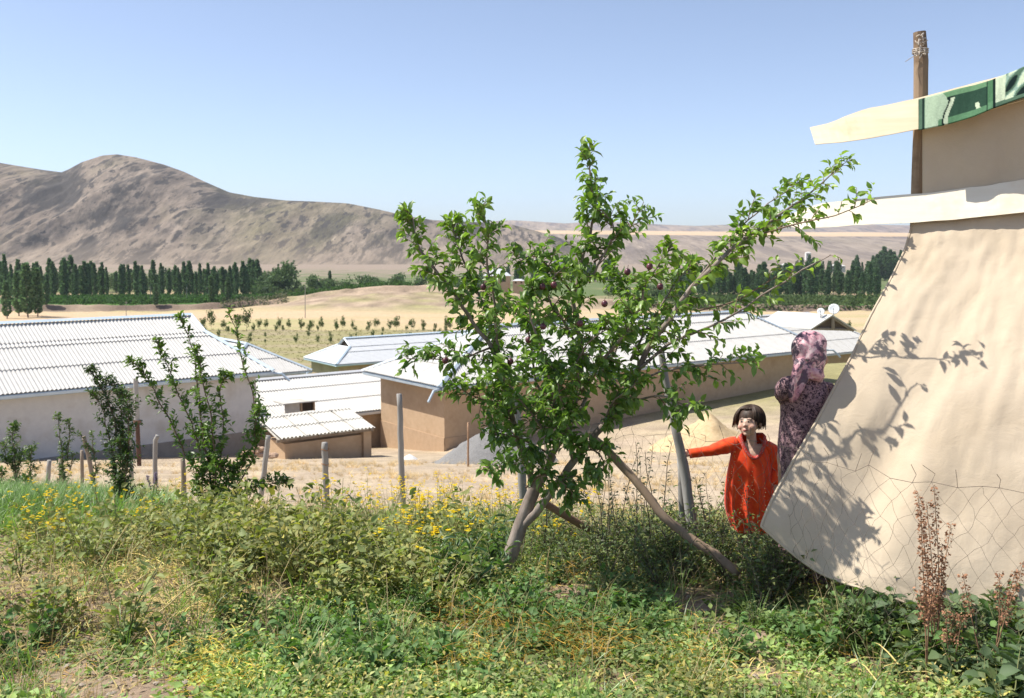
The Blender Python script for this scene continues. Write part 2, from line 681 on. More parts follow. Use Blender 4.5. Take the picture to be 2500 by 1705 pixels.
def house(name, label, X, Y, th, L, W, ze, zr, h0, h1, base_z, wall_mat, plinth=None, oh=.45, trims=blue_trim, gablet=0.0, faces=('front', 'left', 'right'), sheet=slate, flatmat=None, spouts=(), plinth_h=.5, sl=1.62, sw=1.05, seg=5):
    """Hipped house. (X, Y) near-left eave corner, th heading of the long front, eave corners include the overhang."""
    u = Vector((math.cos(th), math.sin(th), 0))
    v = Vector((-u.y, u.x, 0))
    c = Vector((X, Y, ze))
    root = thing(name, label, 'house', (X, Y, base_z))
    E = [c, c + u * L, c + u * L + v * W, c + v * W]
    rz = Vector((0, 0, zr - ze))
    r0 = c + v * W / 2 + u * h0 + rz
    r1 = c + v * W / 2 + u * (L - h1) + rz
    # walls: four slabs as one shell
    wb = MB()
    o = c + u * oh + v * oh
    wl, ww = L - 2 * oh, W - 2 * oh
    hh = ze - .10 - base_z
    wb.box(Vector((o.x, o.y, base_z)), u * wl, v * ww, (0, 0, hh))
    wb.build('wall', wall_mat, root)
    if plinth:
        pb = MB()
        q = Vector((o.x, o.y, base_z)) - u * .03 - v * .03
        for (oo, a, b2) in ((q, u * (wl + .06), v * .04), (q, u * .04, v * (ww + .06)), (q + u * (wl + .02), u * .04, v * (ww + .06))):
            pb.box(oo, a, b2, (0, 0, plinth_h))
        pb.build('plinth', plinth, root)
    deck = MB()
    g0, g1 = r0.copy(), r1.copy()
    polys = {'front': [E[0], E[1], r1, r0], 'right': [E[1], E[2], r1], 'back': [E[2], E[3], r0, r1], 'left': [E[3], E[0], r0]}
    if gablet > 0:      # a small gable set on top of each hip
        slope = W / 2
        def gp(e, r, t): return e + (r - e) * t
        t = 1 - gablet
        hipr = [E[1] + (r1 - E[1]) * t, E[2] + (r1 - E[2]) * t]
        hipl = [E[0] + (r0 - E[0]) * t, E[3] + (r0 - E[3]) * t]
        # the ridge runs on to stand over the top of the hip
        rr = r1 + u * (hipr[0] - r1).dot(u)
        rl = r0 + u * (hipl[0] - r0).dot(u)
        polys = {'front': [E[0], E[1], hipr[0], rr, rl, hipl[0]], 'right': [E[1], E[2], hipr[1], hipr[0]],
                 'back': [E[2], E[3], hipl[1], rl, rr, hipr[1]], 'left': [E[3], E[0], hipl[0], hipl[1]]}
        for a, b2, d, s in ((hipr[0], hipr[1], rr, -1), (hipl[0], hipl[1], rl, 1)):
            k = u * (.12 * s)
            gb = MB()
            gb.add([a + k, b2 + k, d + k, a + k * 1.4, b2 + k * 1.4, d + k * 1.4], [(0, 1, 2), (5, 4, 3), (0, 3, 4, 1), (1, 4, 5, 2), (2, 5, 3, 0)])
            gb.build('gable_shade_panel', dark_gap, root)  # near-black panel paints the shade inside the gablet opening
        r0, r1, g0, g1 = rl, rr, hipl[0], hipr[0]
    for key, P in polys.items():
        n = len(P)
        dn = Vector((0, 0, -.05))
        deck.add(P + [q + dn for q in P], [tuple(range(n)), tuple(reversed(range(n, 2 * n)))] + [(i, i + n, (i + 1) % n + n, (i + 1) % n) for i in range(n)])
    roof = deck.build('roof', flatmat or sheet, root)
    for key in faces:
        if gablet > 0 and key == 'front':      # below and above the top of the hips
            sheet_face(roof, [polys[key][i] for i in (0, 1, 2, 5)], sheet, sl=sl, sw=sw, seg=seg)
            sheet_face(roof, [polys[key][i] for i in (5, 2, 3, 4)], sheet, sl=sl, sw=sw, seg=seg)
        else:
            sheet_face(roof, polys[key], sheet, sl=sl, sw=sw, seg=seg)
    rc = MB()
    cap_strip(rc, r0, r1)
    rc.build('ridge_cap', trims, roof)
    ends = [(E[0], g0), (E[1], g1), (E[2], polys['right'][2]), (E[3], polys['left'][-1])]
    for a, b2 in ends:
        hc = MB()
        cap_strip(hc, a + (b2 - a) * -.02, b2, .13, .06)
        hc.build('hip_cap', trims, roof)
    if gablet > 0:
        for a, b2 in ((g0, r0), (g1, r1), (polys['left'][3], r0), (polys['right'][2], r1)):
            hc = MB()
            cap_strip(hc, a, b2, .09, .05)
            hc.build('verge_cap', trims, roof)
    # gutter: an open trough along each eave, on a fascia board
    for a, b2 in ((E[0], E[1]), (E[3], E[0]), (E[1], E[2])):
        d = (b2 - a).normalized()
        out = Vector((d.y, -d.x, 0))
        gm = MB()
        prof = [(0, 0), (.0, -.11), (.06, -.14), (.12, -.11), (.135, -.005), (.125, -.005), (.11, -.09), (.06, -.12), (.012, -.09), (.012, 0)]
        rings = [[p + out * (q[0] + .01) + Vector((0, 0, q[1] - .02)) for q in prof] for p in (a, b2)]
        gm.loft(rings)
        gm.build('gutter', trims, root)
    for (ei, dx, dy, ln) in spouts:
        p = E[ei] + Vector((0, 0, -.1))
        d = (u * dx + v * dy).normalized()
        sp = MB()
        sp.tube([p - d * .2, p + d * ln * .55, p + d * ln + Vector((0, 0, -.42 * ln))], .055, 8)
        sp.build('spout', trims, root)
    return root, E, (u, v)


house('long_house', 'long white plastered house with corrugated roof and pale blue ridge trim', -28.387, 26.279, .71, 24.0, 9.22, -3.70, -1.541, 2.17, 2.17, -8.2, white_plaster, plinth=grey_plinth, gablet=.30, oh=.5, spouts=((1, .8, -.75, .75),), plinth_h=1.95)
house('brown_house', 'big mud plastered house with hipped pale roof behind the plum tree', -3.069, 42.23, .642, 26.76, 6.72, -4.426, -2.328, 4.93, 3.37, -8.9, mud_plaster, plinth=mottled('worn_mud_base', (.44, .31, .20), (.50, .36, .24), 5, .95, .08, b_str=.6), trims=grey_trim, oh=.55, spouts=((0, -.9, -.45, 1.0), (1, .8, -.5, 1.0)), plinth_h=2.1)
house('brown_house', 'smaller mud house with grey hipped roof beyond the low white outbuilding', -14.2, 80.0, .62, 20.0, 6.2, -8.0, -6.25, 3.4, 3.4, -11.8, mud_plaster, plinth=None, trims=blue_trim, gablet=.35, oh=.4, sheet=tin, faces=('front', 'left'), seg=3)
house('brown_house', 'mud house with broad hipped roof seen above the brown house behind it', -3.2, 100.0, .5, 16.0, 8, -8.6, -6.9, 3.8, 3.8, -13.2, mud_plaster, trims=blue_trim, oh=.4, sheet=tin, faces=('front', 'left'), seg=3)
house('brown_house', 'mud house with white hipped roof just behind the long white house', -12.65, 62.0, .66 + math.pi / 2, 12.0, 5.8, -6.2, -4.62, 2.9, 2.9, -10.6, mud_plaster, trims=grey_trim, oh=.4, faces=('left', 'front'), spouts=((0, -.6, .9, .7),), seg=3)
house('outbuilding', 'low outbuilding with plain white sheet roof between the two big houses', -13.1, 42.8, .642, 16.0, 8.0, -6.35, -5.0, .02, .02, -9.5, mud_plaster, trims=tin, oh=.3, faces=('front',), sl=1.5)
house('white_roofed_house', 'pale roofed house with a dark gable and two dishes beside the tarpaulin', 15.6, 71.0, .642, 20.0, 9.0, -6.9, -4.1, 5.0, 5.0, -12.0, mud_plaster, trims=tin, oh=.5, faces=('front', 'left'), sheet=slate, seg=3)


# roof vent on the low outbuilding
def roof_vent():
    p = at(738, 1006, 44.4)
    t = thing('roof_vent', 'small open wooden roof vent with a dark mouth on the white outbuilding roof', 'vent', p)
    u = Vector((.8, .6, 0)); v = Vector((-.6, .8, 0))
    m = MB()
    a = p - u * .05
    m.box(a, u * .06, v * .9, (0, 0, .42))
    m.box(a + u * .62, u * .06, v * .9, (0, 0, .42))
    m.build('side_board', mud_plaster, t)
    m = MB(); m.box(a + u * .06 + v * .10, u * .56, v * .04, (0, 0, .40)); m.build('mouth', dark_gap, t)  # mouth is a dark panel, its colour standing in for the unlit hole
    m = MB(); m.box(a - u * .9 - v * .12 + Vector((0, 0, .42)), u * 1.68, v * 1.1, (0, 0, .05)); m.build('lid', slate_old, t)
    m = MB(); m.box(a - u * .75 + v * .05 + Vector((0, 0, .0)), u * .7, v * .05, (0, 0, .40)); m.build('cheek_board', slate_old, t)


roof_vent()


def low_shed():
    u = Vector((math.cos(.642), math.sin(.642), 0)); v = Vector((-u.y, u.x, 0))
    f0 = at(682, 1080, 37.0); f0.z = -5.70
    t = thing('lean_to_shed', 'low brown shed with wavy pale sheet roof beside the long white house', 'shed', (f0.x, f0.y, -7.4))
    o = f0 + v * .3 + u * .35
    m = MB(); m.box(Vector((o.x, o.y, -8)), u * 3.3, v * 1.6, (0, 0, 2.05)); m.build('wall', mud_plaster, t)
    m = MB(); m.box(Vector((o.x, o.y, -8)) + u * 3.32 - v * .12, u * .34, v * .5, (0, 0, 2.24)); m.build('pier', mud_plaster, t)
    m = MB()
    m.box(f0 + Vector((0, 0, -.12)) - u * .05 + v * .12, u * 4.15, v * .09, (0, 0, .10))
    m.build('beam', old_wood, t)
    for k in range(6):
        m = MB()
        p = f0 + u * (.15 + k * .75) + Vector((0, 0, -.02))
        m.box(p + v * .02 + Vector((0, 0, -.04)), u * .07, v * 2.1 + Vector((0, 0, .47)), (0, 0, .05)); m.build('rafter', old_wood, t)
    rise = Vector((0, 0, .50))
    dk = [f0, f0 + u * 4.06, f0 + u * 4.06 + v * 2.1 + rise, f0 + v * 2.1 + rise]
    dm = MB(); dn = Vector((0, 0, -.03))
    ins = [dk[0] + v * .1, dk[1] + v * .1, dk[2], dk[3]]
    dm.add(ins + [q + dn for q in ins], [(0, 1, 2, 3), (7, 6, 5, 4), (0, 4, 5, 1), (1, 5, 6, 2), (2, 6, 7, 3), (3, 7, 4, 0)])
    roof = dm.build('roof', slate_old, t)
    sheet_face(roof, dk, slate_old, sw=1.05, sl=1.05, amp=.035, pitch=.16, seg=6)
    roof.children[0].location.z += 0.0
    for ch in roof.children:
        ch.rotation_euler.z += random.uniform(-.02, .02)


low_shed()


def gable_front():
    t = thing('dormer_gable', 'small white roofed gable with dark open timber front', 'gable', at(2030, 800, 74))
    D = 73.2
    ap, l, r_ = at(2033, 771, D), at(1984, 803, D), at(2088, 806, D)
    back = Vector((-.6, .8, 0)) * 5
    m = MB()
    ins = Vector((-.6, .8, 0)) * .5
    m.add([q + ins * s_ for s_ in (1, 1.15) for q in (ap, l, r_)], [(0, 1, 2), (5, 4, 3), (0, 3, 4, 1), (1, 4, 5, 2), (2, 5, 3, 0)])
    m.build('gable_shade_panel', mottled('gable_shade', (.14, .10, .075), (.2, .15, .11), 5), t)  # solid dark infill, shade of the open gable's interior put into its colour
    m = MB()
    for a, b in ((ap, l), (ap, r_)):
        e = (b - a) * 1.06
        m.add([a, a + e, a + e + back, a + back, a + Vector((0, 0, .07)), a + e + Vector((0, 0, .07)), a + e + back + Vector((0, 0, .07)), a + back + Vector((0, 0, .07))],
              [(0, 1, 2, 3), (7, 6, 5, 4), (0, 4, 5, 1), (1, 5, 6, 2), (2, 6, 7, 3), (3, 7, 4, 0)])
    m.build('roof', slate, t)
    m = MB(); m.tube([at(2033, 775, D + .2), at(2034, 803, D + .2)], .14, 6); m.build('king_post', old_wood, t)
    m = MB(); m.tube([l + ins * .6, r_ + ins * .6], .10, 6); m.build('tie_beam', old_wood, t)
    m = MB()
    for a, b in ((ap, l), (ap, r_)):
        m.tube([a + ins * .3 + Vector((0, 0, -.1)), b + ins * .3 + Vector((0, 0, -.1))], .08, 6)
    m.build('barge_rafter', old_wood, t)


gable_front()
dish_white = mottled('dish_enamel', (.72, .73, .74), (.8, .8, .8), 3, .4, .5)
steel = mottled('grey_steel', (.28, .28, .29), (.36, .36, .36), 5, .5, .5)


def dish(px, py, D, r, label):
    c = at(px, py, D)
    t = thing('satellite_dish', label, 'satellite dish', c + Vector((0, 0, -r * 1.2)), group='dishes on the gable')
    d = Vector((-.35, -.85, .38)).normalized()
    q = d.to_track_quat('Z', 'Y')
    m = MB()
    rings = []
    for k, (rr, h) in enumerate(((.02, 0), (.4, .03), (.75, .10), (1, .19), (1.0, .16), (.74, .07), (.02, -.03))):
        rings.append([c + q @ Vector((math.cos(a) * rr * r, math.sin(a) * rr * r, (h - .1) * r)) for a in np.linspace(0, 2 * math.pi, 20)[:-1]])
    m.loft(rings); m.build('reflector', dish_white, t, smooth=True)
    m = MB(); m.tube([c - d * .1 * r, c + Vector((.0, .05, -r * .5)) - d * .2, c + Vector((0, .1, -r * 1.6))], .035, 6); m.build('mast', steel, t)
    m = MB(); m.tube([c + q @ Vector((0, -r * .95, 0.05 * r)), c + d * r * .9 + q @ Vector((0, -r * .3, 0))], .02, 5); m.build('feed_arm', steel, t)
    m = MB(); m.tube([c + d * r * .85 + q @ Vector((0, -r * .3, 0)), c + d * r * 1.05 + q @ Vector((0, -r * .3, 0))], .05, 6); m.build('receiver', steel, t)


dish(2036, 755, 73.5, .40, 'larger round satellite dish standing on the gable peak')
dish(2004, 761, 73.6, .27, 'smaller round satellite dish left of the larger one')


# far buildings
def far_house(px0, px1, ybase, ytop, yridge, D, label, wall, roof, name='farm_house'):
    a, b = at(px0, ybase, D), at(px1, ybase, D)
    zt, zr = at(px0, ytop, D).z, at(px0, yridge, D).z
    w = b.x - a.x
    dep = max(6.0, w * .5)
    t = thing(name, label, 'house', a)
    z0 = a.z - 4
    m = MB(); m.box((a.x, D, z0), (w, 0, 0), (0, dep, 0), (0, 0, zt - z0)); wl = m.build('wall', wall, t)
    m = MB()
    e = w * .04
    m.loft([[Vector((a.x - e, D - .6, zt)), Vector((b.x + e, D - .6, zt)), Vector((b.x + e, D + dep + .6, zt)), Vector((a.x - e, D + dep + .6, zt))],
            [Vector((a.x + w * .3, D + dep * .5 - .1, zr)), Vector((b.x - w * .3, D + dep * .5 - .1, zr)), Vector((b.x - w * .3, D + dep * .5 + .1, zr)), Vector((a.x + w * .3, D + dep * .5 + .1, zr))]])
    m.build('roof', roof, t)
    n = max(2, int(w / 4))
    for k in range(n):
        m = MB()
        m.box((a.x + w * (k + .35) / n, D - .04, a.z + (zt - a.z) * .35), (w / n * .3, 0, 0), (0, .03, 0), (0, 0, (zt - a.z) * .4))
        m.build('window', dark_gap, t)


far_house(1182, 1246, 696, 674, 657, 455, 'brown farmhouse with grey hipped roof on the bare mound', mud_plaster, tin)
far_house(1252, 1280, 696, 686, 682, 452, 'low brown annex beside the mound farmhouse', mud_plaster, tin, 'annex')
far_house(1300, 1322, 642, 637, 633, 1150, 'tiny white building among the far poplars behind the treetop', white_plaster, slate)
far_house(1350, 1385, 640, 634, 631, 1180, 'tiny long white building above the far poplar belt', white_plaster, slate)
far_house(1908, 1942, 655, 648, 643, 1050, 'tiny white roofed barn on the slope below the far terrace', grey_plinth, slate, 'barn')
far_house(1968, 1980, 628, 618, 615, 1250, 'tiny tall white house between dark poplars', white_plaster, slate)
far_house(2028, 2064, 656, 650, 645, 1060, 'tiny low white building right of the barn', white_plaster, slate)

# ------------------------------------------------------------------ heaps in the yard
def heap(name, label, cat, px, py, D, rx, ry, h, mat, seed, peaks=()):
    c = at(px, py, D)
    gz = ground_z(c.x, c.y)
    m = MB()
    n, k = 44, 22
    rings = []
    for j in range(k + 1):
        t = j / k
        ring = []
        for i in range(n):
            a = 2 * math.pi * i / n
            rr = (1 - t)
            x = c.x + math.cos(a) * rx * rr * (1 + .12 * fbm(math.cos(a) * 2, math.sin(a) * 2, 1, seed))
            y = c.y + math.sin(a) * ry * rr
            z = h * (1 - (rr ** 1.25)) * (1 + .0)
            for (qx, qr, qh) in peaks:
                z += qh * math.exp(-(((x - c.x) / rx - qx) / qr) ** 2) * (1 - rr)
            z += (.05 * fbm(x, y, 3.0, seed) + .02 * fbm(x, y, 9.0, seed)) * h
            ring.append(Vector((x, y, ground_z(x, y) * rr + gz * (1 - rr) + z - .06 * rr * rr)))
        rings.append(ring)
    m.loft(rings)
    o = m.build(name, mat, smooth=True)
    return tag(o, label, cat)


gravel = mottled('gravel_grey', (.20, .195, .19), (.36, .35, .335), 40, .95, .15, b_str=1.0, b_dist=.05)
sand = mottled('yellow_sand', (.52, .385, .215), (.62, .47, .28), 7, .95, .08, b_str=.6, b_dist=.04, c2=(.47, .34, .19), s2=2.5)
heap('gravel_heap', 'grey gravel heap in front of the brown house wall', 'heap', 1215, 1150, 33.0, 2.1, 1.5, 1.3, gravel, 2.0)
heap('gravel_heap', 'low spread of grey gravel left of the gravel heap', 'heap', 1130, 1140, 33.5, 1.25, .9, .28, gravel, 5.0)
heap('sand_heap', 'yellow sand heap behind the girl', 'heap', 1722, 1090, 41.5, 2.5, 1.9, 1.05, sand, 3.0, peaks=((.08, .22, .42),))
bag_m = mottled('white_sacking', (.66, .65, .62), (.75, .74, .72), 8, .8, .2)
heap('sack', 'crumpled white sack lying on the yard by the brown house corner', 'sack', 1000, 1125, 36.5, .42, .3, .2, bag_m, 8.0)
clod = mottled('clay_clods', (.37, .25, .175), (.49, .35, .25), 6, .95, .05, b_str=.8)
brick_src = None
for k in range(26):
    a = random.random()
    p = at(596 + 75 * a, 1120 - random.random() * 26 * (1 - abs(a - .45) * 1.6), 35.2)
    m = MB()
    s = random.uniform(.12, .2)
    rings = []
    for j, (rr, h) in enumerate(((.5, 0), (1, .3), (.9, .75), (.35, 1))):
        rings.append([Vector((math.cos(i * 1.047) * s * rr * random.uniform(.8, 1.2), math.sin(i * 1.047) * s * rr * random.uniform(.8, 1.2), h * s)) for i in range(6)])
    m.loft(rings)
    o = m.build('clay_clod', clod)
    o.location = p
    tag(o, 'rough reddish clay clod in the pile between shed and long house', 'clod', 'clay clods piled by the shed')

# ------------------------------------------------------------------ posts and poles
def pole(name, label, cat, pts, r0, r1, mat, jit=.08, n=9, group=None, top_cut=True):
    P = [at(*q) for q in pts]
    # subdivide with a slight wander
    Q = []
    for a, b in zip(P[:-1], P[1:]):
        for k in range(5):
            q = a.lerp(b, k / 5)
            Q.append(q + Vector((random.uniform(-1, 1), random.uniform(-1, 1), 0)) * r0 * .12)
    Q.append(P[-1])
    rad = [r0 + (r1 - r0) * i / (len(Q) - 1) for i in range(len(Q))]
    m = MB()
    m.tube(Q, rad, n + 3, jit=jit)
    o = m.build(name, mat, smooth=True)
    return tag(o, label, cat, group)


FP = 'rough wooden fence posts along the plot'
pole('fence_post', 'tall grey fence post standing before the brown house corner', 'fence post', [(975, 962, 13.2), (979, 1120, 13.2), (987, 1300, 13.2)], .036, .046, grey_wood, group=FP)
pole('fence_post', 'short grey fence post with wire bands before the low shed', 'fence post', [(792, 1081, 12.4), (795, 1150, 12.4), (799, 1300, 12.4)], .040, .042, grey_wood, group=FP)
for yy, dd in ((1098, 12.4), (1133, 12.4)):
    p = at(793.5, yy, dd)
    m = MB(); m.tube([p + Vector((math.cos(a) * .046, math.sin(a) * .046, .01 * math.sin(a * 2))) for a in np.linspace(0, 6.283, 14)], .005, 5)
    tag(m.build('wire_band', mottled('rusty_wire%d' % yy, (.28, .14, .07), (.4, .2, .1), 20)), 'rusty wire band twisted round the short grey post, %s' % ('upper one' if yy == 1098 else 'lower one'), 'wire')
pole('stake', 'thin brown stake standing in the gravel', 'stake', [(1143, 1032, 30), (1143, 1155, 30)], .028, .035, mottled('brown_stake', (.33, .2, .12), (.42, .27, .17), 8))
pole('fence_post', 'grey post with bent top in front of the long white wall', 'fence post', [(385, 1064, 21), (379, 1075, 21), (378, 1180, 21)], .045, .05, grey_wood, group=FP)
pole('fence_post', 'pale thin post behind the dense dark sapling', 'fence post', [(318, 1030, 23), (322, 1180, 23)], .045, .045, grey_wood, group=FP)
pole('fence_post', 'pale leaning post right of the loose pear sapling', 'fence post', [(656, 1064, 16), (650, 1110, 16), (636, 1220, 16)], .04, .045, grey_wood, group=FP)
pole('fence_post', 'leaning split post left of the dense dark sapling', 'fence post', [(204, 1065, 18), (218, 1120, 18), (236, 1230, 18)], .035, .045, old_wood, group=FP)
pole('fence_post', 'short post beside the leaning split post', 'fence post', [(200, 1100, 18.5), (201, 1220, 18.5)], .03, .035, old_wood, group=FP)
pole('fence_post', 'short pale leaning post at the grass edge', 'fence post', [(121, 1124, 19), (113, 1215, 19)], .04, .045, grey_wood, group=FP)
pole('fence_post', 'dark stump post right of the pale leaning one', 'fence post', [(149, 1120, 19), (151, 1220, 19)], .04, .05, old_wood, group=FP)
pole('fence_post', 'brown post inside the loose pear sapling', 'fence post', [(446, 1120, 15), (452, 1270, 15)], .035, .04, old_wood, group=FP)
pole('fence_post', 'grey post half hidden in the plum tree', 'fence post', [(1252, 950, 8.4), (1268, 1060, 8.4), (1280, 1260, 8.4)], .032, .038, grey_wood, group=FP)
pole('fence_post', 'crooked grey post that the girl reaches towards', 'fence post', [(1612, 850, 7.0), (1634, 980, 7.0), (1652, 1058, 6.95), (1668, 1130, 6.95), (1696, 1330, 6.9)], .023, .038, grey_wood, group=FP)
pole('fence_post', 'thin grey post behind the crooked one', 'fence post', [(1662, 1120, 7.2), (1672, 1330, 7.2)], .026, .03, grey_wood, group=FP)
pole('leaning_log', 'long bare log leaning against the plum tree', 'log', [(1440, 1060, 6.6), (1478, 1095, 6.5), (1545, 1165, 6.4), (1620, 1262, 6.3), (1690, 1318, 6.25), (1745, 1352, 6.2), (1805, 1402, 6.15)], .026, .030, mottled('bare_log', (.26, .18, .12), (.39, .285, .20), 7, .85, .2, stretch=(1, 1, .4), b_str=.6))
pole('broken_branch', 'short brown branch lying across the weeds behind the trunk', 'branch', [(1318, 1222, 7.0), (1385, 1262, 7.1), (1436, 1292, 7.2)], .028, .026, mottled('brown_bark', (.25, .15, .10), (.34, .22, .15), 9, b_str=.6))
# rusty standpipe beside the long house
t = thing('standpipe', 'tall pole, pale above and rusty dark below, before the long white wall', 'pole', at(338, 1150, 31))
m = MB(); m.tube([at(331, 924, 31), at(335, 1030, 31)], [.072, .082], 10); m.build('upper_pole', mottled('pale_pole', (.34, .325, .30), (.43, .41, .38), 5), t)
m = MB(); m.tube([at(335, 1026, 31), at(342, 1180, 31)], [.066, .07], 10); m.build('lower_pipe', mottled('rust_pipe', (.085, .05, .038), (.15, .085, .06), 7), t)
m = MB(); m.tube([at(335, 1026, 30.99), at(335.3, 1033, 30.99)], [.125, .125], 12); m.build('collar', mottled('rust_collar', (.14, .08, .06), (.2, .12, .08), 7), t)
m = MB(); m.tube([at(331.5, 995, 30.93), at(327, 993, 30.9)], [.03, .045], 8); m.build('insulator', dark_gap, t)
# thin power poles in the valley
for i, (px, y0, y1, D, w) in enumerate(((308, 735, 805, 300, .13), (367, 700, 755, 420, .14), (456, 700, 755, 430, .14), (745, 697, 779, 330, .15), (505, 700, 742, 470, .12))):
    t = thing('power_pole', ('thin power pole rising behind the long house ridge', 'thin power pole on the bank left of the tall poplars', 'thin power pole before the dense poplars',
                             'thin power pole standing in the stubble field by the mound', 'slanting pale pole among the poplars')[i], 'power pole', at(px, y1, D))
    m = MB(); m.tube([at(px + (0 if i != 4 else 5), y0, D), at(px, y1 + 6, D)], [w * .7, w], 6); m.build('pole', grey_wood, t)
    m = MB(); m.tube([at(px - 3, y0 + 4, D), at(px + 3, y0 + 4, D)], .07, 5); m.build('crossarm', grey_wood, t)
# ------------------------------------------------------------------ tarpaulin shelter
def cloth_mat(name, c0, c1, c2):
    m, nt, b = new_mat(name, .9, .12)
    t = tex(nt, 2.2, 6, .6)
    t2 = tex(nt, .9, 4, .55)
    w1 = tex(nt, 420, 2, .5, stretch=(1, 1, .12))
    w2 = tex(nt, 420, 2, .5, stretch=(.12, .3, 1))
    c = ramp(nt, t.outputs['Fac'], [(.35, c0), (.65, c1)])
    f = ramp(nt, t2.outputs['Fac'], [(.56, 0.0), (.72, .8)])
    c = mix(nt, f, c, c2)
    wv = N(nt, 'ShaderNodeMath', operation='ADD')
    nt.links.new(w1.outputs['Fac'], wv.inputs[0])
    nt.links.new(w2.outputs['Fac'], wv.inputs[1])
    c = mix(nt, 1, c, ramp(nt, wv.outputs[0], [(.3, .9), (.75, 1.05)]), 'MULTIPLY')
    nt.links.new(c, b.inputs['Base Color'])
    w3 = tex(nt, 6.5, 5, .6, dist=.6)
    ad = N(nt, 'ShaderNodeMath', operation='MULTIPLY_ADD')
    nt.links.new(w3.outputs['Fac'], ad.inputs[0])
    ad.inputs[1].default_value = 9.0
    nt.links.new(wv.outputs[0], ad.inputs[2])
    bump(nt, b, ad.outputs[0], .30, .003)
    return m


canvas = cloth_mat('beige_canvas', (.52, .425, .305), (.57, .47, .345), (.45, .355, .245))
plank_m = mottled('fresh_plank', (.68, .53, .34), (.76, .63, .45), 5, .7, .25, stretch=(.35, .35, 3.5), b_str=.2, c2=(.62, .45, .26), s2=3)
plank_m2 = mottled('pale_plank', (.74, .66, .51), (.80, .73, .59), 5, .7, .25, stretch=(.35, .35, 3.5), b_str=.2, c2=(.70, .58, .42), s2=3)
S_DIR = Vector((.9, -.43, 0)).normalized()
POST = at(2243, 545, 6.7)


def on_rail(px, py, off=0.0):
    """Point on the vertical plane through the post along the shelter's wall (off: outwards)."""
    n = Vector((-.43, -.9, 0)).normalized()
    o = Vector((POST.x, POST.y, 0)) + n * off
    d = at(px, py, 1.0) - EYE
    k = (o - EYE).dot(n) / d.dot(n)
    return EYE + d * k


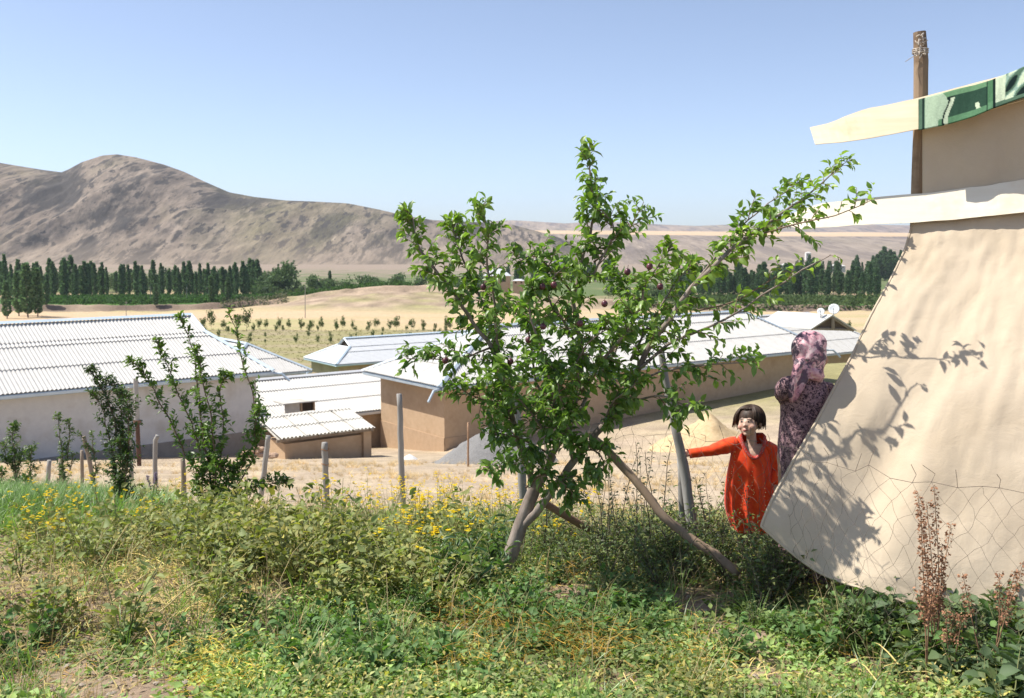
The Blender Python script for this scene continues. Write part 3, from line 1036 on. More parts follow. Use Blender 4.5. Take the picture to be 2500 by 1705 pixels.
def shelter():
    t = thing('tarp_shelter', 'beige canvas shelter hung from rough planks on a wooden post', 'shelter', (POST.x, POST.y, ground_z(POST.x, POST.y)))
    # post
    m = MB()
    P = [on_rail(x, y, -.06) for x, y in ((2245, 79), (2249, 150), (2248, 240), (2246, 330), (2240, 420), (2238, 545), (2236, 800))]
    P.append(Vector((P[-1].x, P[-1].y, ground_z(P[-1].x, P[-1].y) - .3)))
    m.tube(P, [.042, .046, .045, .043, .040, .043, .045, .05], 12, jit=.05)
    m.build('post', mottled('post_wood', (.24, .165, .105), (.37, .27, .18), 6, .9, .15, stretch=(1, 1, .18), b_str=.7, c2=(.19, .13, .085), s2=5), t)

    def plank(name, top, bot, mat, off, th=.028):
        """Waney-edged board: outline as matching top and bottom edges."""
        m = MB()
        r = []
        n = Vector((-.43, -.9, 0)).normalized()
        for (a, b) in zip(top, bot):
            A, B = on_rail(*a, off), on_rail(*b, off + .11)
            r.append([A, B, B - n * th, A - n * th])
        m.loft(r)
        return m.build(name, mat, t)

    def edge(pts, n=26, w=.8, seed=0):
        xs = np.linspace(pts[0][0], pts[-1][0], n)
        ys = np.interp(xs, [p[0] for p in pts], [p[1] for p in pts])
        return [(x, y + w * 2 * fbm(x, seed, .02, seed)) for x, y in zip(xs, ys)]
    plank('upper_plank', edge([(1977, 311), (2030, 300), (2060, 285), (2100, 270), (2160, 257), (2240, 240), (2330, 216), (2800, 90)], 40),
          edge([(1990, 353), (2050, 348), (2100, 341), (2160, 331), (2240, 316), (2330, 292), (2800, 160)], 40, seed=3), plank_m, .035)
    plank('lower_plank', edge([(1918, 535), (1945, 515), (2000, 498), (2080, 488), (2160, 480), (2240, 473), (2330, 464), (2420, 452), (2500, 438), (2800, 395)], 50, seed=5),
          edge([(1921, 549), (1955, 560), (2000, 556), (2080, 550), (2160, 547), (2240, 543), (2330, 536), (2420, 527), (2500, 518), (2800, 480)], 50, seed=8), plank_m2, .05)
    # upper cloth, hung behind the planks
    def sheet(fun, nu, nv, name, mat, th=.006):
        V = [[fun(i / (nu - 1), j / (nv - 1)) for j in range(nv)] for i in range(nu)]
        me_v = [p for row in V for p in row]
        F = []
        for i in range(nu - 1):
            for j in range(nv - 1):
                a = i * nv + j
                F.append((a, a + nv, a + nv + 1, a + 1))
        me = bpy.data.meshes.new(name)
        me.from_pydata([tuple(p) for p in me_v], [], F)
        me.polygons.foreach_set('use_smooth', [True] * len(F))
        o = link(name, me, mat, t)
        so = o.modifiers.new('thickness', 'SOLIDIFY')
        so.thickness = th; so.offset = 0
        return o
    wn_ = Vector((-.43, -.9, 0)).normalized()

    def up(u, v):
        px = 2252 + u * 600
        ty = np.interp(px, [2250, 2330, 2800], [262, 238, 110])
        by = np.interp(px, [2250, 2500, 2800], [520, 480, 440])
        p = on_rail(px, ty + (by - ty) * v, .012)
        return p + wn_ * (.008 * math.sin(px * .045 + 2 * v) * v + .012 * fbm(px * .01, v, 1.5, 4)) - wn_ * .05 * (1 - v) * 0
    sheet(up, 60, 24, 'upper_canvas', canvas)
    # lower cloth: free left edge sweeping down and out to a lifted corner
    LE = [(2232, 520, 6.66), (2222, 570, 6.60), (2206, 622, 6.53), (2172, 690, 6.44), (2130, 766, 6.34), (2082, 868, 6.20), (2038, 950, 6.09), (1990, 1040, 5.98), (1948, 1110, 5.89), (1902, 1190, 5.78), (1872, 1250, 5.71), (1858, 1284, 5.68)]
    ly = np.array([q[1] for q in LE])
    vv = np.linspace(0, 1, len(LE))

    def low(u, v):
        px = np.interp(v, vv, [q[0] for q in LE])
        py = np.interp(v, vv, ly)
        D = np.interp(v, vv, [q[2] for q in LE])
        e = at(px, py, D)
        top_r = on_rail(2900, 470, .03)
        top = on_rail(2232, 520, .03).lerp(top_r, u)
        # ruled from the left edge along the wall
        L = (top_r - on_rail(2232, 520, .03)).length
        p = e + Vector((S_DIR.x, S_DIR.y, 0)) * (L + .9 * v) * u
        p.z += top.z * 0 + (top_r.z - on_rail(2232, 520, .03).z) * u * (1 - v)
        # bottom hem dips to the ground away from the lifted corner
        dip = (1 - math.exp(-u * 4.2)) * .47 * smooth01(.45, 1, v)
        p.z -= float(dip)
        n = Vector((-.33, -.69, .64))
        s = L * u
        fold = .05 * math.exp(-((s - .20 - .28 * (1 - v)) / .10) ** 2) * smooth01(.35, .8, v) * -1
        fold += .035 * math.exp(-((s - .42 - .2 * (1 - v)) / .10) ** 2) * smooth01(.3, .8, v)
        fold += -.035 * math.exp(-((s - .98) / .035) ** 2) * (1 - .5 * abs(v - .5)) * .7
        fold += .030 * math.exp(-((s - 1.08) / .06) ** 2) * (.3 + .7 * v)
        fold += .018 * math.sin(s * 9 + 3 * v) * v + .02 * fbm(s, v, 1.6, 2.2) + .006 * fbm(s, v, 7, 4.1)
        fold += .012 * (abs(fbm(s * 1.0, v * 3.0, 2.6, 8.8)) - .2) + .005 * fbm(s, v, 22, 1.1)
        fold += -.10 * math.exp(-((s - 1.5) / .3) ** 2 - ((v - .9) / .16) ** 2)
        return p + n * float(fold)
    sheet(low, 110, 70, 'lower_canvas', canvas, .007)
    hem = MB()
    hem.tube([low(0.0, j / 60) + Vector((-.33, -.69, .64)) * .002 for j in range(4, 61)] + [low(i / 80, 1.0) for i in range(1, 60)], .008, 6)
    hem.build('hem', canvas, t, smooth=True)
    # second side wall of the shelter, out of frame to the right
    return t


shelter()


def carpet():
    m, nt, b = new_mat('green_carpet', .98, .05)
    a = N(nt, 'ShaderNodeAttribute', attribute_name='tint')
    t_ = tex(nt, 160, 4, .7)
    nt.links.new(mix(nt, 1, a.outputs['Color'], ramp(nt, t_.outputs['Fac'], [(.3, .7), (.7, 1.25)]), 'MULTIPLY'), b.inputs['Base Color'])
    bump(nt, b, t_.outputs['Fac'], .6, .004)
    dk, md, lt, pale, ink = (.026, .058, .038), (.075, .13, .085), (.33, .42, .29), (.46, .53, .37), (.010, .02, .018)

    def pat(u, v):
        """Woven pattern in carpet coordinates (u along the rail in photo pixels, v 0 top to 1 bottom)."""
        x, y = u, v
        if x < 2255: return md if x < 2252 else ink
        if x < 2302 + 12 * math.sin(y * 5): 
            return (.33, .42, .29) if (x - 2258) > 0 else md
        wav = 2318 + 9 * math.sin(y * 4.2 + 1)
        if y > .22 and abs(x - wav) < 5: return pale
        if y > .2 and abs(x - wav + 7) < 2.5: return ink
        if x < 2408:
            if y < .16: return (.12, .23, .12)
            if y < .30 and x < 2308 + 260 * y * 0 + 200 * max(0, .3 - y): return ink
            if y > .80: return (.09, .19, .10)
            if x < wav: return (.32, .41, .28)
            if abs(x - 2388 - 14 * (y - .8)) < 5 and .6 < y < .82: return pale
            return dk
        if x < 2412: return ink
        if x < 2424: return (.07, .16, .08) if y < .75 else (.10, .21, .11)
        if x < 2430: return ink
        if x < 2456 - 3 * y: return pale if y < .86 else md
        s = (x - 2456) * .028 + y * 1.9
        q = math.sin(s * 4.2) + .5 * math.sin((x - 2470) * .09 - y * 4)
        if y > .87: return md
        return pale if q > .55 else ((.22, .32, .25) if q > .1 else (md if q > -.7 else ink))
    top = [(2243, 243), (2262, 238), (2300, 228), (2340, 217), (2380, 208), (2420, 196), (2455, 182), (2480, 172), (2500, 163), (2600, 130), (2800, 66)]
    bot = [(2240, 317), (2262, 314), (2300, 306), (2340, 295), (2380, 283), (2420, 266), (2455, 252), (2480, 243), (2500, 237), (2600, 204), (2800, 140)]
    MBv = MB()
    nx, ny = 260, 44
    xs = np.linspace(2242, 2800, nx)
    wn_ = Vector((-.43, -.9, 0)).normalized()
    V, C, F = [], [], []
    for i, px in enumerate(xs):
        ty = np.interp(px, [q[0] for q in top], [q[1] for q in top])
        by = np.interp(px, [q[0] for q in bot], [q[1] for q in bot])
        for j in range(ny):
            v = j / (ny - 1)
            if v < .12:        # wraps over the top of the rail
                a = v / .12
                p = on_rail(px, ty + 1, .085) - wn_ * (1 - a) * .13 + Vector((0, 0, .012 * math.sin(a * 3.14)))
                vv_ = 0
            else:
                vv_ = (v - .12) / .88
                p = on_rail(px, ty + (by - ty) * vv_, .085 + .12 * vv_) + wn_ * (.012 * math.sin(px * .05 + vv_) * vv_ + .006 * fbm(px * .03, vv_, 1, 2))
            V.append(p)
            C.append(pat(px, vv_))
    for i in range(nx - 1):
        for j in range(ny - 1):
            a = i * ny + j
            F.append((a, a + 1, a + ny + 1, a + ny))
    me = np_mesh('green_carpet', np.array([tuple(p) for p in V]), np.array(F), np.array(C), True)
    o = link('green_carpet', me, m)
    so = o.modifiers.new('thickness', 'SOLIDIFY')
    so.thickness = .008
    so.offset = -1
    tag(o, 'green patterned carpet folded over the upper plank of the shelter', 'carpet')


carpet()


# frayed string tied round the post top
def tuft():
    m = MB()
    c = on_rail(2246, 120, -.02)
    n = Vector((-.43, -.9, 0)).normalized()
    for k in range(26):
        p = c + S_DIR * random.uniform(-.03, .035) + Vector((0, 0, random.uniform(-.05, .10))) + n * .045
        q = p + Vector((random.uniform(-.02, .02), random.uniform(-.02, .0), random.uniform(-.05, .01)))
        m.tube([p, p.lerp(q, .5) + n * .008, q], random.uniform(.003, .006), 5)
    for a in range(3):
        m.tube([c + Vector((0, 0, -.02 + .012 * a)) + Vector((math.cos(w) * .05, math.sin(w) * .05, 0)) - n * .04 for w in np.linspace(0, 6.283, 13)], .004, 5)
    p = on_rail(2236, 134, .0)
    m.tube([p, on_rail(2222, 143, .0), on_rail(2210, 151, .02)], [.003, .0025, .002], 5)
    m.tube([p, on_rail(2226, 126, .0)], [.003, .002], 5)
    tag(m.build('frayed_string', mottled('pale_string', (.42, .35, .27), (.6, .53, .45), 30)), 'frayed pale string tied round the top of the shelter post', 'string')


tuft()


# ------------------------------------------------------------------ sagging wire netting
def netting(name, label, A, B, rows, seed, cell=.085, torn=.0, sag=.06):
    """A, B: lists of (px, py, D) for the top and bottom wires."""
    rn = random.Random(seed)
    ta, tb = [at(*q) for q in A], [at(*q) for q in B]

    def along(P, s):
        L = [0]
        for a, b in zip(P[:-1], P[1:]): L.append(L[-1] + (b - a).length)
        d = s * L[-1]
        for i in range(len(P) - 1):
            if d <= L[i + 1] or i == len(P) - 2:
                return P[i].lerp(P[i + 1], (d - L[i]) / max(1e-6, L[i + 1] - L[i]))
    n = max(6, int(sum((b - a).length for a, b in zip(ta[:-1], ta[1:])) / cell))
    m = MB()
    pts = {}
    for i in range(n + 1):
        for j in range(rows + 1):
            s = min(1, (i + (.5 if j % 2 else 0)) / n)
            p = along(ta, s).lerp(along(tb, s), j / rows)
            p = p + Vector((rn.uniform(-1, 1), rn.uniform(-1, 1), rn.uniform(-1, 1))) * cell * .16
            p.z += .03 * noise.noise(Vector((s * 9, j * .4, seed)))
            pts[i, j] = p
    r_ = .0009

    def wire(a, b):
        mid_ = a.lerp(b, .5) + Vector((rn.uniform(-1, 1), 0, rn.uniform(-1, 1))) * cell * .10
        m.tube([a, mid_, b], r_, 3, cap=False)
    for j in range(rows):
        for i in range(n):
            if rn.random() < torn: continue
            if j % 2 == 0:
                wire(pts[i, j], pts[i, j + 1])
                if i + 1 <= n: wire(pts[i + 1, j], pts[i, j + 1])
            else:
                wire(pts[i, j], pts[i, j + 1])
                if i + 1 <= n: wire(pts[i, j], pts[i + 1, j + 1])
    m.tube([pts[i, 0] for i in range(n + 1)], .0014, 4, cap=False)
    for i in range(n + 1):       # twisted ends above the top wire
        if rn.random() < .55:
            p = pts[i, 0]
            m.tube([p, p + Vector((rn.uniform(-.02, .02), 0, .04)), p + Vector((rn.uniform(-.05, .05), 0, rn.uniform(.05, .11)))], .0016, 3, cap=False)
    return tag(m.build(name, mottled('net_wire%d' % seed, (.12, .095, .075), (.22, .17, .13), 40, .7, .3)), label, 'wire netting')


netting('wire_netting', 'sagging rusty wire netting in front of the canvas shelter',
        [(1855, 1075, 6.1), (1960, 1110, 5.5), (2050, 1140, 5.15), (2160, 1160, 4.95), (2260, 1178, 4.85), (2380, 1192, 4.75), (2510, 1200, 4.65)],
        [(1850, 1300, 6.1), (1960, 1400, 5.5), (2050, 1460, 5.15), (2160, 1500, 4.9), (2260, 1530, 4.7), (2380, 1560, 4.6), (2510, 1590, 4.5)], 10, 11, .10)
netting('wire_netting', 'slack wire netting between the crooked post and the plum tree',
        [(1275, 1050, 8.3), (1450, 1070, 7.8), (1560, 1066, 7.3), (1655, 1060, 6.98)],
        [(1280, 1290, 8.3), (1450, 1300, 7.8), (1560, 1310, 7.3), (1690, 1320, 6.9)], 8, 12, .11, .05)
netting('wire_netting', 'loose wire netting strung before the girl in red',
        [(1657, 1058, 6.9), (1740, 1076, 6.6), (1800, 1085, 6.4), (1858, 1076, 6.12)],
        [(1690, 1320, 6.85), (1740, 1330, 6.6), (1800, 1330, 6.4), (1856, 1310, 6.1)], 8, 13, .13, .22)
netting('wire_netting', 'dark curled netting heaped along the long house wall',
        [(340, 1108, 22), (400, 1122, 22), (450, 1112, 22)], [(340, 1150, 22), (400, 1150, 22), (450, 1150, 22)], 6, 14, .09, .0)
# ------------------------------------------------------------------ foliage kit
LEAF = leaf_mat('leaf', .40, .38, .55)
LEAF_DULL = leaf_mat('dull_leaf', .6, .3, .3)
FAR_LEAF = leaf_mat('far_foliage', .75, .38, .1, (1.15, 1.25, .8))
PETAL = leaf_mat('petal', .6, .4, .2, (1.1, 1.1, .8))
STRAW = leaf_mat('dry_stalk', .8, .15, .15, (1.1, 1.05, .9))
bark = mottled('plum_bark', (.19, .145, .115), (.36, .30, .255), 14, .85, .2, stretch=(1, 1, .35), b_str=.8, b_dist=.012, c2=(.15, .12, .10), s2=5)
twig_m = mottled('twig_bark', (.17, .11, .075), (.27, .19, .13), 20, .8, .2)

# leaf templates: (vertices along y, triangles); folded along the midrib and curled
L8 = (np.array([(0, 0, 0), (-.5, .33, .13), (0, .36, 0), (.5, .33, .13), (-.40, .68, .07), (0, .70, -.05), (.40, .68, .07), (0, 1, -.20)]),
      np.array([(0, 2, 1), (0, 3, 2), (1, 2, 5), (1, 5, 4), (2, 3, 6), (2, 6, 5), (4, 5, 7), (5, 6, 7)]))
L4 = (np.array([(0, 0, 0), (-.5, .42, .14), (0, .45, 0), (.5, .42, .14), (0, 1, -.16)]), np.array([(0, 2, 1), (0, 3, 2), (1, 2, 4), (2, 3, 4)]))
L2 = (np.array([(0, 0, 0), (-.5, .5, .08), (.5, .5, .08), (0, 1, -.1)]), np.array([(0, 2, 1), (1, 2, 3)]))
BLADE = (np.array([(-.5, 0, 0), (.5, 0, 0), (-.42, .35, .05), (.42, .35, .05), (-.3, .7, -.04), (.3, .7, -.04), (0, 1, -.26)]),
         np.array([(0, 1, 3), (0, 3, 2), (2, 3, 5), (2, 5, 4), (4, 5, 6)]))


def unit(a):
    return a / np.maximum(np.linalg.norm(a, axis=-1, keepdims=True), 1e-9)


def leaves_np(P, D, U, L, W, T, tpl):
    """Leaves at P pointing along D with upper side towards U; length L, width W, colour T."""
    tv, tf = tpl
    P, D, U = (np.asarray(a, float) for a in (P, D, U))
    y = unit(D)
    x = unit(np.cross(y, U))
    z = np.cross(x, y)
    n, k = len(P), len(tv)
    V = (P[:, None] + x[:, None] * (tv[None, :, 0:1] * np.asarray(W)[:, None, None]) + y[:, None] * (tv[None, :, 1:2] * np.asarray(L)[:, None, None])
         + z[:, None] * (tv[None, :, 2:3] * np.asarray(L)[:, None, None]))
    F = (tf[None] + (np.arange(n) * k)[:, None, None]).reshape(-1, 3)
    C = np.repeat(np.asarray(T), k, axis=0)
    return V.reshape(-1, 3), F, C


def join_np(parts):
    V, F, C, o = [], [], [], 0
    for v, f, c in parts:
        V.append(v); F.append(f + o); C.append(c)
        o += len(v)
    return np.concatenate(V), np.concatenate(F), np.concatenate(C)


def tints(n, base, var=.25, yel=.15, r=None):
    r = r or rng
    b = np.array(base)[None] * (1 + var * r.uniform(-1, 1, (n, 1)))
    y = r.uniform(0, 1, (n, 1)) ** 3 * yel * 4
    return np.clip(b * (1 + y * np.array([[1.1, .55, 0]])), .004, .9)


def rand_unit(n):
    return unit(rng.normal(size=(n, 3)))


# ------------------------------------------------------------------ trees from hand-drawn limbs
def resample(P, step):
    out = [P[0]]
    for a, b in zip(P[:-1], P[1:]):
        n = max(1, int((b - a).length / step))
        for k in range(1, n + 1):
            out.append(a.lerp(b, k / n))
    return out


def smooth_path(P, it=2):
    for _ in range(it):
        Q = [P[0]]
        for a, b in zip(P[:-1], P[1:]):
            Q += [a.lerp(b, .25), a.lerp(b, .75)]
        P = Q + [P[-1]]
    return P


def sway(P, amp, seed):
    return [p + Vector((fbm(p.z * 1.0 + seed, p.x, 4, seed), fbm(p.z, p.x + seed, 4, seed + 3), 0)) * amp * min(1, i / 4) for i, p in enumerate(P)]


def grow(limbs, leaf_len, leaf_w, base, step=.05, shoot=(.10, .30), spacing=.022, droop=.25, up=.4, yel=.15, skip_shoots=False):
    """limbs: list of (path, r0, r1, density, start fraction, tip leaves). Returns leaf arrays and twig polylines."""
    Ps, Ds, Us, Ls, Ts, twigs = [], [], [], [], [], []
    for (P, r0, r1, dens, st, tipcol) in limbs:
        n = len(P)
        tot = sum((b - a).length for a, b in zip(P[:-1], P[1:]))
        ns = int(tot / step * dens)
        for k in range(ns):
            s = st + (1 - st) * (k + rng.uniform(0, 1)) / max(1, ns)
            i = min(n - 2, int(s * (n - 1)))
            p = P[i].lerp(P[i + 1], s * (n - 1) - i)
            tan = (P[min(n - 1, i + 2)] - P[max(0, i - 1)]).normalized()
            q = Vector(rng.normal(size=3))
            q = (q - tan * q.dot(tan)).normalized()
            ln = rng.uniform(*shoot) * (1.15 - .75 * s ** 2)
            d = (q * .9 + tan * .55 + Vector((0, 0, up))).normalized()
            m = max(2, int(ln / spacing))
            pts = [p]
            for j in range(m):
                d = (d + Vector(rng.normal(size=3)) * .13 + Vector((0, 0, -.045 * droop * 3))).normalized()
                pts.append(pts[-1] + d * spacing)
            twigs.append((pts, .0035 if ln > .15 else .0025))
            for j in range(1, len(pts)):
                for _ in range(2 if rng.random() < .35 else 1):
                    w = Vector(rng.normal(size=3))
                    tt = (pts[j] - pts[j - 1]).normalized()
                    w = (w - tt * w.dot(tt)).normalized()
                    dd = (tt * .55 + w * .8 + Vector((0, 0, -droop * rng.uniform(.2, 1.6)))).normalized()
                    Ps.append(pts[j]); Ds.append(dd)
                    uu = Vector((0, 0, 1)) + Vector(rng.normal(size=3)) * .5
                    Us.append(uu)
                    young = j / len(pts)
                    Ls.append(leaf_len * rng.uniform(.55, 1.15) * (1.08 - .35 * young))
                    t = np.array(base) * rng.uniform(.72, 1.3)
                    fr = (.55 * young * rng.random() + (tipcol * s * rng.random())) * yel * 4
                    t = t * (1 + fr * np.array([1.25, .75, .1]))
                    Ts.append(t)
        # leaves on the limb tip itself
        for j in range(int(n * .45), n - 1):
            if rng.random() < .8 * dens:
                tt = (P[j + 1] - P[j]).normalized()
                w = Vector(rng.normal(size=3)); w = (w - tt * w.dot(tt)).normalized()
                Ps.append(P[j]); Ds.append((tt * .7 + w * .8 + Vector((0, 0, -.1))).normalized()); Us.append(Vector((0, 0, 1)) + Vector(rng.normal(size=3)) * .4)
                Ls.append(leaf_len * rng.uniform(.5, 1.0)); Ts.append(np.array(base) * rng.uniform(.9, 1.5) * (1 + tipcol * rng.random() * .5 * np.array([1.2, .7, 0])))
    return [np.array([tuple(a) for a in A]) for A in (Ps, Ds, Us)] + [np.array(Ls), np.clip(np.array(Ts), .005, .8)], twigs


def limb_mesh(limbs, nseg=9, jit=.06):
    m = MB()
    for (P, r0, r1, dens, st, tc) in limbs:
        n = len(P)
        m.tube(P, [r0 + (r1 - r0) * (i / (n - 1)) ** .8 for i in range(n)], nseg if r0 > .012 else 5, jit=jit if r0 > .01 else 0)
    return m


def twig_mesh(twigs):
    m = MB()
    for pts, r_ in twigs:
        m.tube(pts[::2] if len(pts) > 5 else pts, [r_ * (1 - .6 * i / max(1, len(pts[::2]) - 1)) for i in range(len(pts[::2]))] if len(pts) > 5 else r_ * .8, 4, cap=False)
    return m


def path(pts, amp=.02, seed=0, step=.05):
    return sway(resample(smooth_path([at(*q) for q in pts]), step), amp, seed)


def plum_tree():
    base = at(1222, 1418, 6.5)
    t = thing('plum_tree', 'leaning plum tree with dark fruit in the middle of the plot', 'tree', base)
    g = ground_z(base.x, base.y)
    b0 = Vector((base.x - .05, base.y, g - .15))
    tr = [b0] + [at(*q) for q in ((1226, 1412, 6.5), (1248, 1350, 6.5), (1272, 1280, 6.5), (1296, 1215, 6.5), (1318, 1165, 6.48), (1345, 1110, 6.45))]
    trunk = [(resample(smooth_path(tr), .05), .056, .040, 0, 0, 0)]
    L = []

    def limb(pts, r0, r1, dens, st=.15, tc=.4, amp=.03):
        L.append((path(pts, amp, len(L) * 1.7), r0, r1, dens, st, tc))
    limb([(1300, 1205, 6.5), (1283, 1120, 6.4), (1245, 1000, 6.3), (1228, 925, 6.25), (1180, 820, 6.2), (1120, 730, 6.15), (1062, 660, 6.15), (1015, 585, 6.2), (992, 517, 6.2)], .026, .003, .9, .22, .5)
    limb([(1258, 1010, 6.35), (1225, 880, 6.55), (1190, 760, 6.6), (1140, 660, 6.6), (1112, 580, 6.6), (1108, 540, 6.6)], .014, .003, 1.0, .25, .6)
    limb([(1225, 900, 6.3), (1205, 760, 6.1), (1190, 640, 6.05), (1185, 560, 6.0), (1178, 508, 6.0)], .012, .003, .8, .25, .7)
    limb([(1318, 1170, 6.48), (1370, 1080, 6.3), (1415, 960, 6.2), (1418, 830, 6.2), (1400, 720, 6.2), (1420, 640, 6.2), (1447, 560, 6.2), (1450, 470, 6.2), (1440, 368, 6.2)], .026, .003, .9, .18, .35)
    limb([(1440, 690, 6.2), (1480, 620, 6.1), (1510, 560, 6.1), (1485, 520, 6.1), (1440, 490, 6.1)], .009, .003, 1.1, .2, .3)
    limb([(1450, 640, 6.2), (1510, 590, 6.3), (1545, 545, 6.3), (1566, 505, 6.3)], .007, .002, .7, .2, .5)
    limb([(1262, 1300, 6.5), (1330, 1225, 6.4), (1400, 1130, 6.25), (1470, 1050, 6.15), (1540, 940, 6.05), (1590, 850, 5.9), (1650, 740, 5.95), (1750, 640, 6.1), (1850, 560, 6.3), (1970, 480, 6.5), (2058, 400, 6.62)], .032, .003, .62, .28, .9)
    limb([(1690, 700, 6.0), (1760, 610, 6.2), (1820, 545, 6.4), (1890, 490, 6.6), (1955, 440, 6.65)], .009, .002, .62, .15, .4)
    limb([(1840, 575, 6.28), (1950, 545, 6.15), (2050, 525, 6.05), (2130, 490, 5.98)], .007, .002, .32, .2, .8)
    limb([(1560, 900, 5.95), (1640, 830, 5.9), (1740, 800, 5.9), (1830, 745, 5.92), (1930, 680, 5.95), (2030, 622, 6.0)], .012, .003, .25, .12, .7)
    limb([(1700, 760, 6.2), (1790, 740, 6.25), (1860, 700, 6.3), (1915, 660, 6.35)], .007, .002, .35, .2, .8)
    limb([(1560, 930, 5.95), (1640, 900, 5.8), (1740, 890, 5.7), (1845, 885, 5.65)], .009, .003, .7, .25, .25)
    limb([(1500, 1000, 6.05), (1600, 960, 5.8), (1660, 985, 5.7), (1705, 1005, 5.65)], .009, .003, .6, .3, .3)
    limb([(1195, 850, 6.2), (1130, 880, 6.1), (1060, 878, 6.05), (992, 876, 6.0)], .008, .002, 1.1, .1, .2)
    limb([(1245, 990, 6.3), (1190, 980, 6.1), (1150, 965, 6.05), (1115, 945, 6.0)], .008, .002, 1.2, .1, .45)
    limb([(1370, 1080, 6.3), (1350, 960, 5.9), (1320, 850, 5.75), (1290, 740, 5.75), (1310, 690, 5.75)], .015, .003, 1.15, .15, .2)
    limb([(1415, 960, 6.2), (1500, 850, 5.85), (1560, 760, 5.75), (1580, 680, 5.75), (1640, 610, 5.8)], .014, .003, 1.1, .15, .5)
    limb([(1330, 1130, 6.4), (1340, 1000, 6.6), (1300, 900, 6.75), (1280, 800, 6.75), (1240, 740, 6.7)], .014, .003, 1.0, .2, .2)
    limb([(1418, 1000, 6.2), (1470, 900, 6.5), (1530, 800, 6.6), (1540, 720, 6.6), (1500, 650, 6.6)], .014, .003, 1.0, .2, .3)
    limb([(1400, 1120, 6.25), (1440, 1090, 6.0), (1480, 1130, 5.95), (1460, 1170, 5.95)], .008, .003, .9, .2, .2)
    limb([(1285, 1190, 6.45), (1330, 1150, 6.2), (1380, 1180, 6.1), (1400, 1215, 6.1)], .008, .002, 1.1, .2, .2)
    limb([(1540, 880, 6.0), (1600, 760, 6.3), (1640, 700, 6.4), (1690, 640, 6.45)], .010, .003, 1.0, .1, .7)
    limb([(1418, 850, 6.2), (1350, 760, 6.0), (1330, 690, 5.9), (1390, 640, 5.9)], .010, .003, 1.1, .15, .4)
    limb([(1280, 1130, 6.4), (1230, 1140, 6.2), (1195, 1150, 6.1)], .006, .002, .9, .2, .3)
    limb([(1415, 960, 6.2), (1400, 900, 5.95), (1440, 840, 5.8), (1490, 800, 5.75)], .010, .003, 1.1, .15, .3)
    limb([(1370, 1080, 6.3), (1300, 1020, 6.0), (1250, 950, 5.9), (1220, 900, 5.85)], .010, .003, 1.1, .15, .2)
    limb([(1470, 1050, 6.15), (1500, 980, 5.9), (1560, 930, 5.75)], .009, .003, 1.1, .15, .3)
    limb([(1400, 1130, 6.25), (1380, 1040, 5.95), (1370, 960, 5.8), (1360, 900, 5.75)], .010, .003, 1.2, .15, .2)
    limb([(1345, 1110, 6.45), (1290, 1080, 6.2), (1240, 1060, 6.1), (1190, 1060, 6.0)], .008, .003, 1.1, .15, .2)
    limb([(1400, 720, 6.2), (1340, 650, 6.05), (1300, 620, 6.0), (1270, 640, 5.95)], .008, .002, 1.0, .2, .5)
    arr, twigs = grow(L, .078, .034, (.118, .212, .058), step=.0255, shoot=(.08, .23), spacing=.022, droop=.33, up=.28, yel=.38)
    P, D, U, Ls, T = arr
    limb_mesh(trunk, 14, .05).build('trunk', bark, t, smooth=True)
    for l in L:
        limb_mesh([l], 9).build('branch', bark if l[1] > .008 else twig_m, t, smooth=True)
    tw = twig_mesh(twigs).build('twigs', twig_m, t)
    tag(tw, kind='stuff')
    # pick the leaves that show largest: the nearest one in each patch of the view
    rel = P - np.array(EYE)
    fw = rel[:, 1] * CP - rel[:, 2] * SP
    upv = rel[:, 1] * SP + rel[:, 2] * CP
    px, py = 1250 + FPX * rel[:, 0] / fw, 852.5 - FPX * upv / fw
    cell = (px // 38).astype(int) * 1000 + (py // 38).astype(int)
    order = np.argsort(fw)
    seen, pick = set(), []
    for i in order:
        if cell[i] not in seen:
            seen.add(cell[i]); pick.append(i)
    pick = np.array(sorted(pick, key=lambda i: -Ls[i] / fw[i])[:300])
    rest = np.setdiff1d(np.arange(len(P)), pick)
    W = Ls * rng.uniform(.42, .54, len(Ls))
    me = np_mesh('foliage', *leaves_np(P[rest], D[rest], U[rest], Ls[rest], W[rest], T[rest], L8), smooth=True)
    o = link('foliage', me, LEAF, t)
    tag(o, kind='stuff')
    # shared leaf meshes in twelve tints
    kinds = []
    for k in range(12):
        T1 = np.quantile(T[pick], (k + .5) / 12, axis=0)[None]
        kinds.append(np_mesh('leaf', *leaves_np([(0, 0, 0)], [(0, 1, 0)], [(0, 0, 1)], [1.0], [.48], T1, L8), smooth=True))
        kinds[-1].materials.append(LEAF)
    q = np.argsort(np.argsort(T[pick][:, 1]))
    inv = Matrix.Translation(-Vector(base))
    for n_, i in enumerate(pick):
        y = Vector(D[i]).normalized()
        x = y.cross(Vector(U[i])).normalized()
        z = x.cross(y)
        M = Matrix((x, y, z)).transposed().to_4x4() @ Matrix.Scale(float(Ls[i]), 4)
        M.translation = Vector(P[i])
        ob = bpy.data.objects.new('leaf', kinds[int(q[n_] * 12 / len(pick))])
        COL.objects.link(ob)
        ob.parent = t
        ob.matrix_local = inv @ M
    fm, nt, b = new_mat('plum_skin', .35, .5)
    tt = tex(nt, 30, 3)
    nt.links.new(ramp(nt, tt.outputs['Fac'], [(.3, (.055, .012, .022)), (.7, (.16, .045, .055))]), b.inputs['Base Color'])
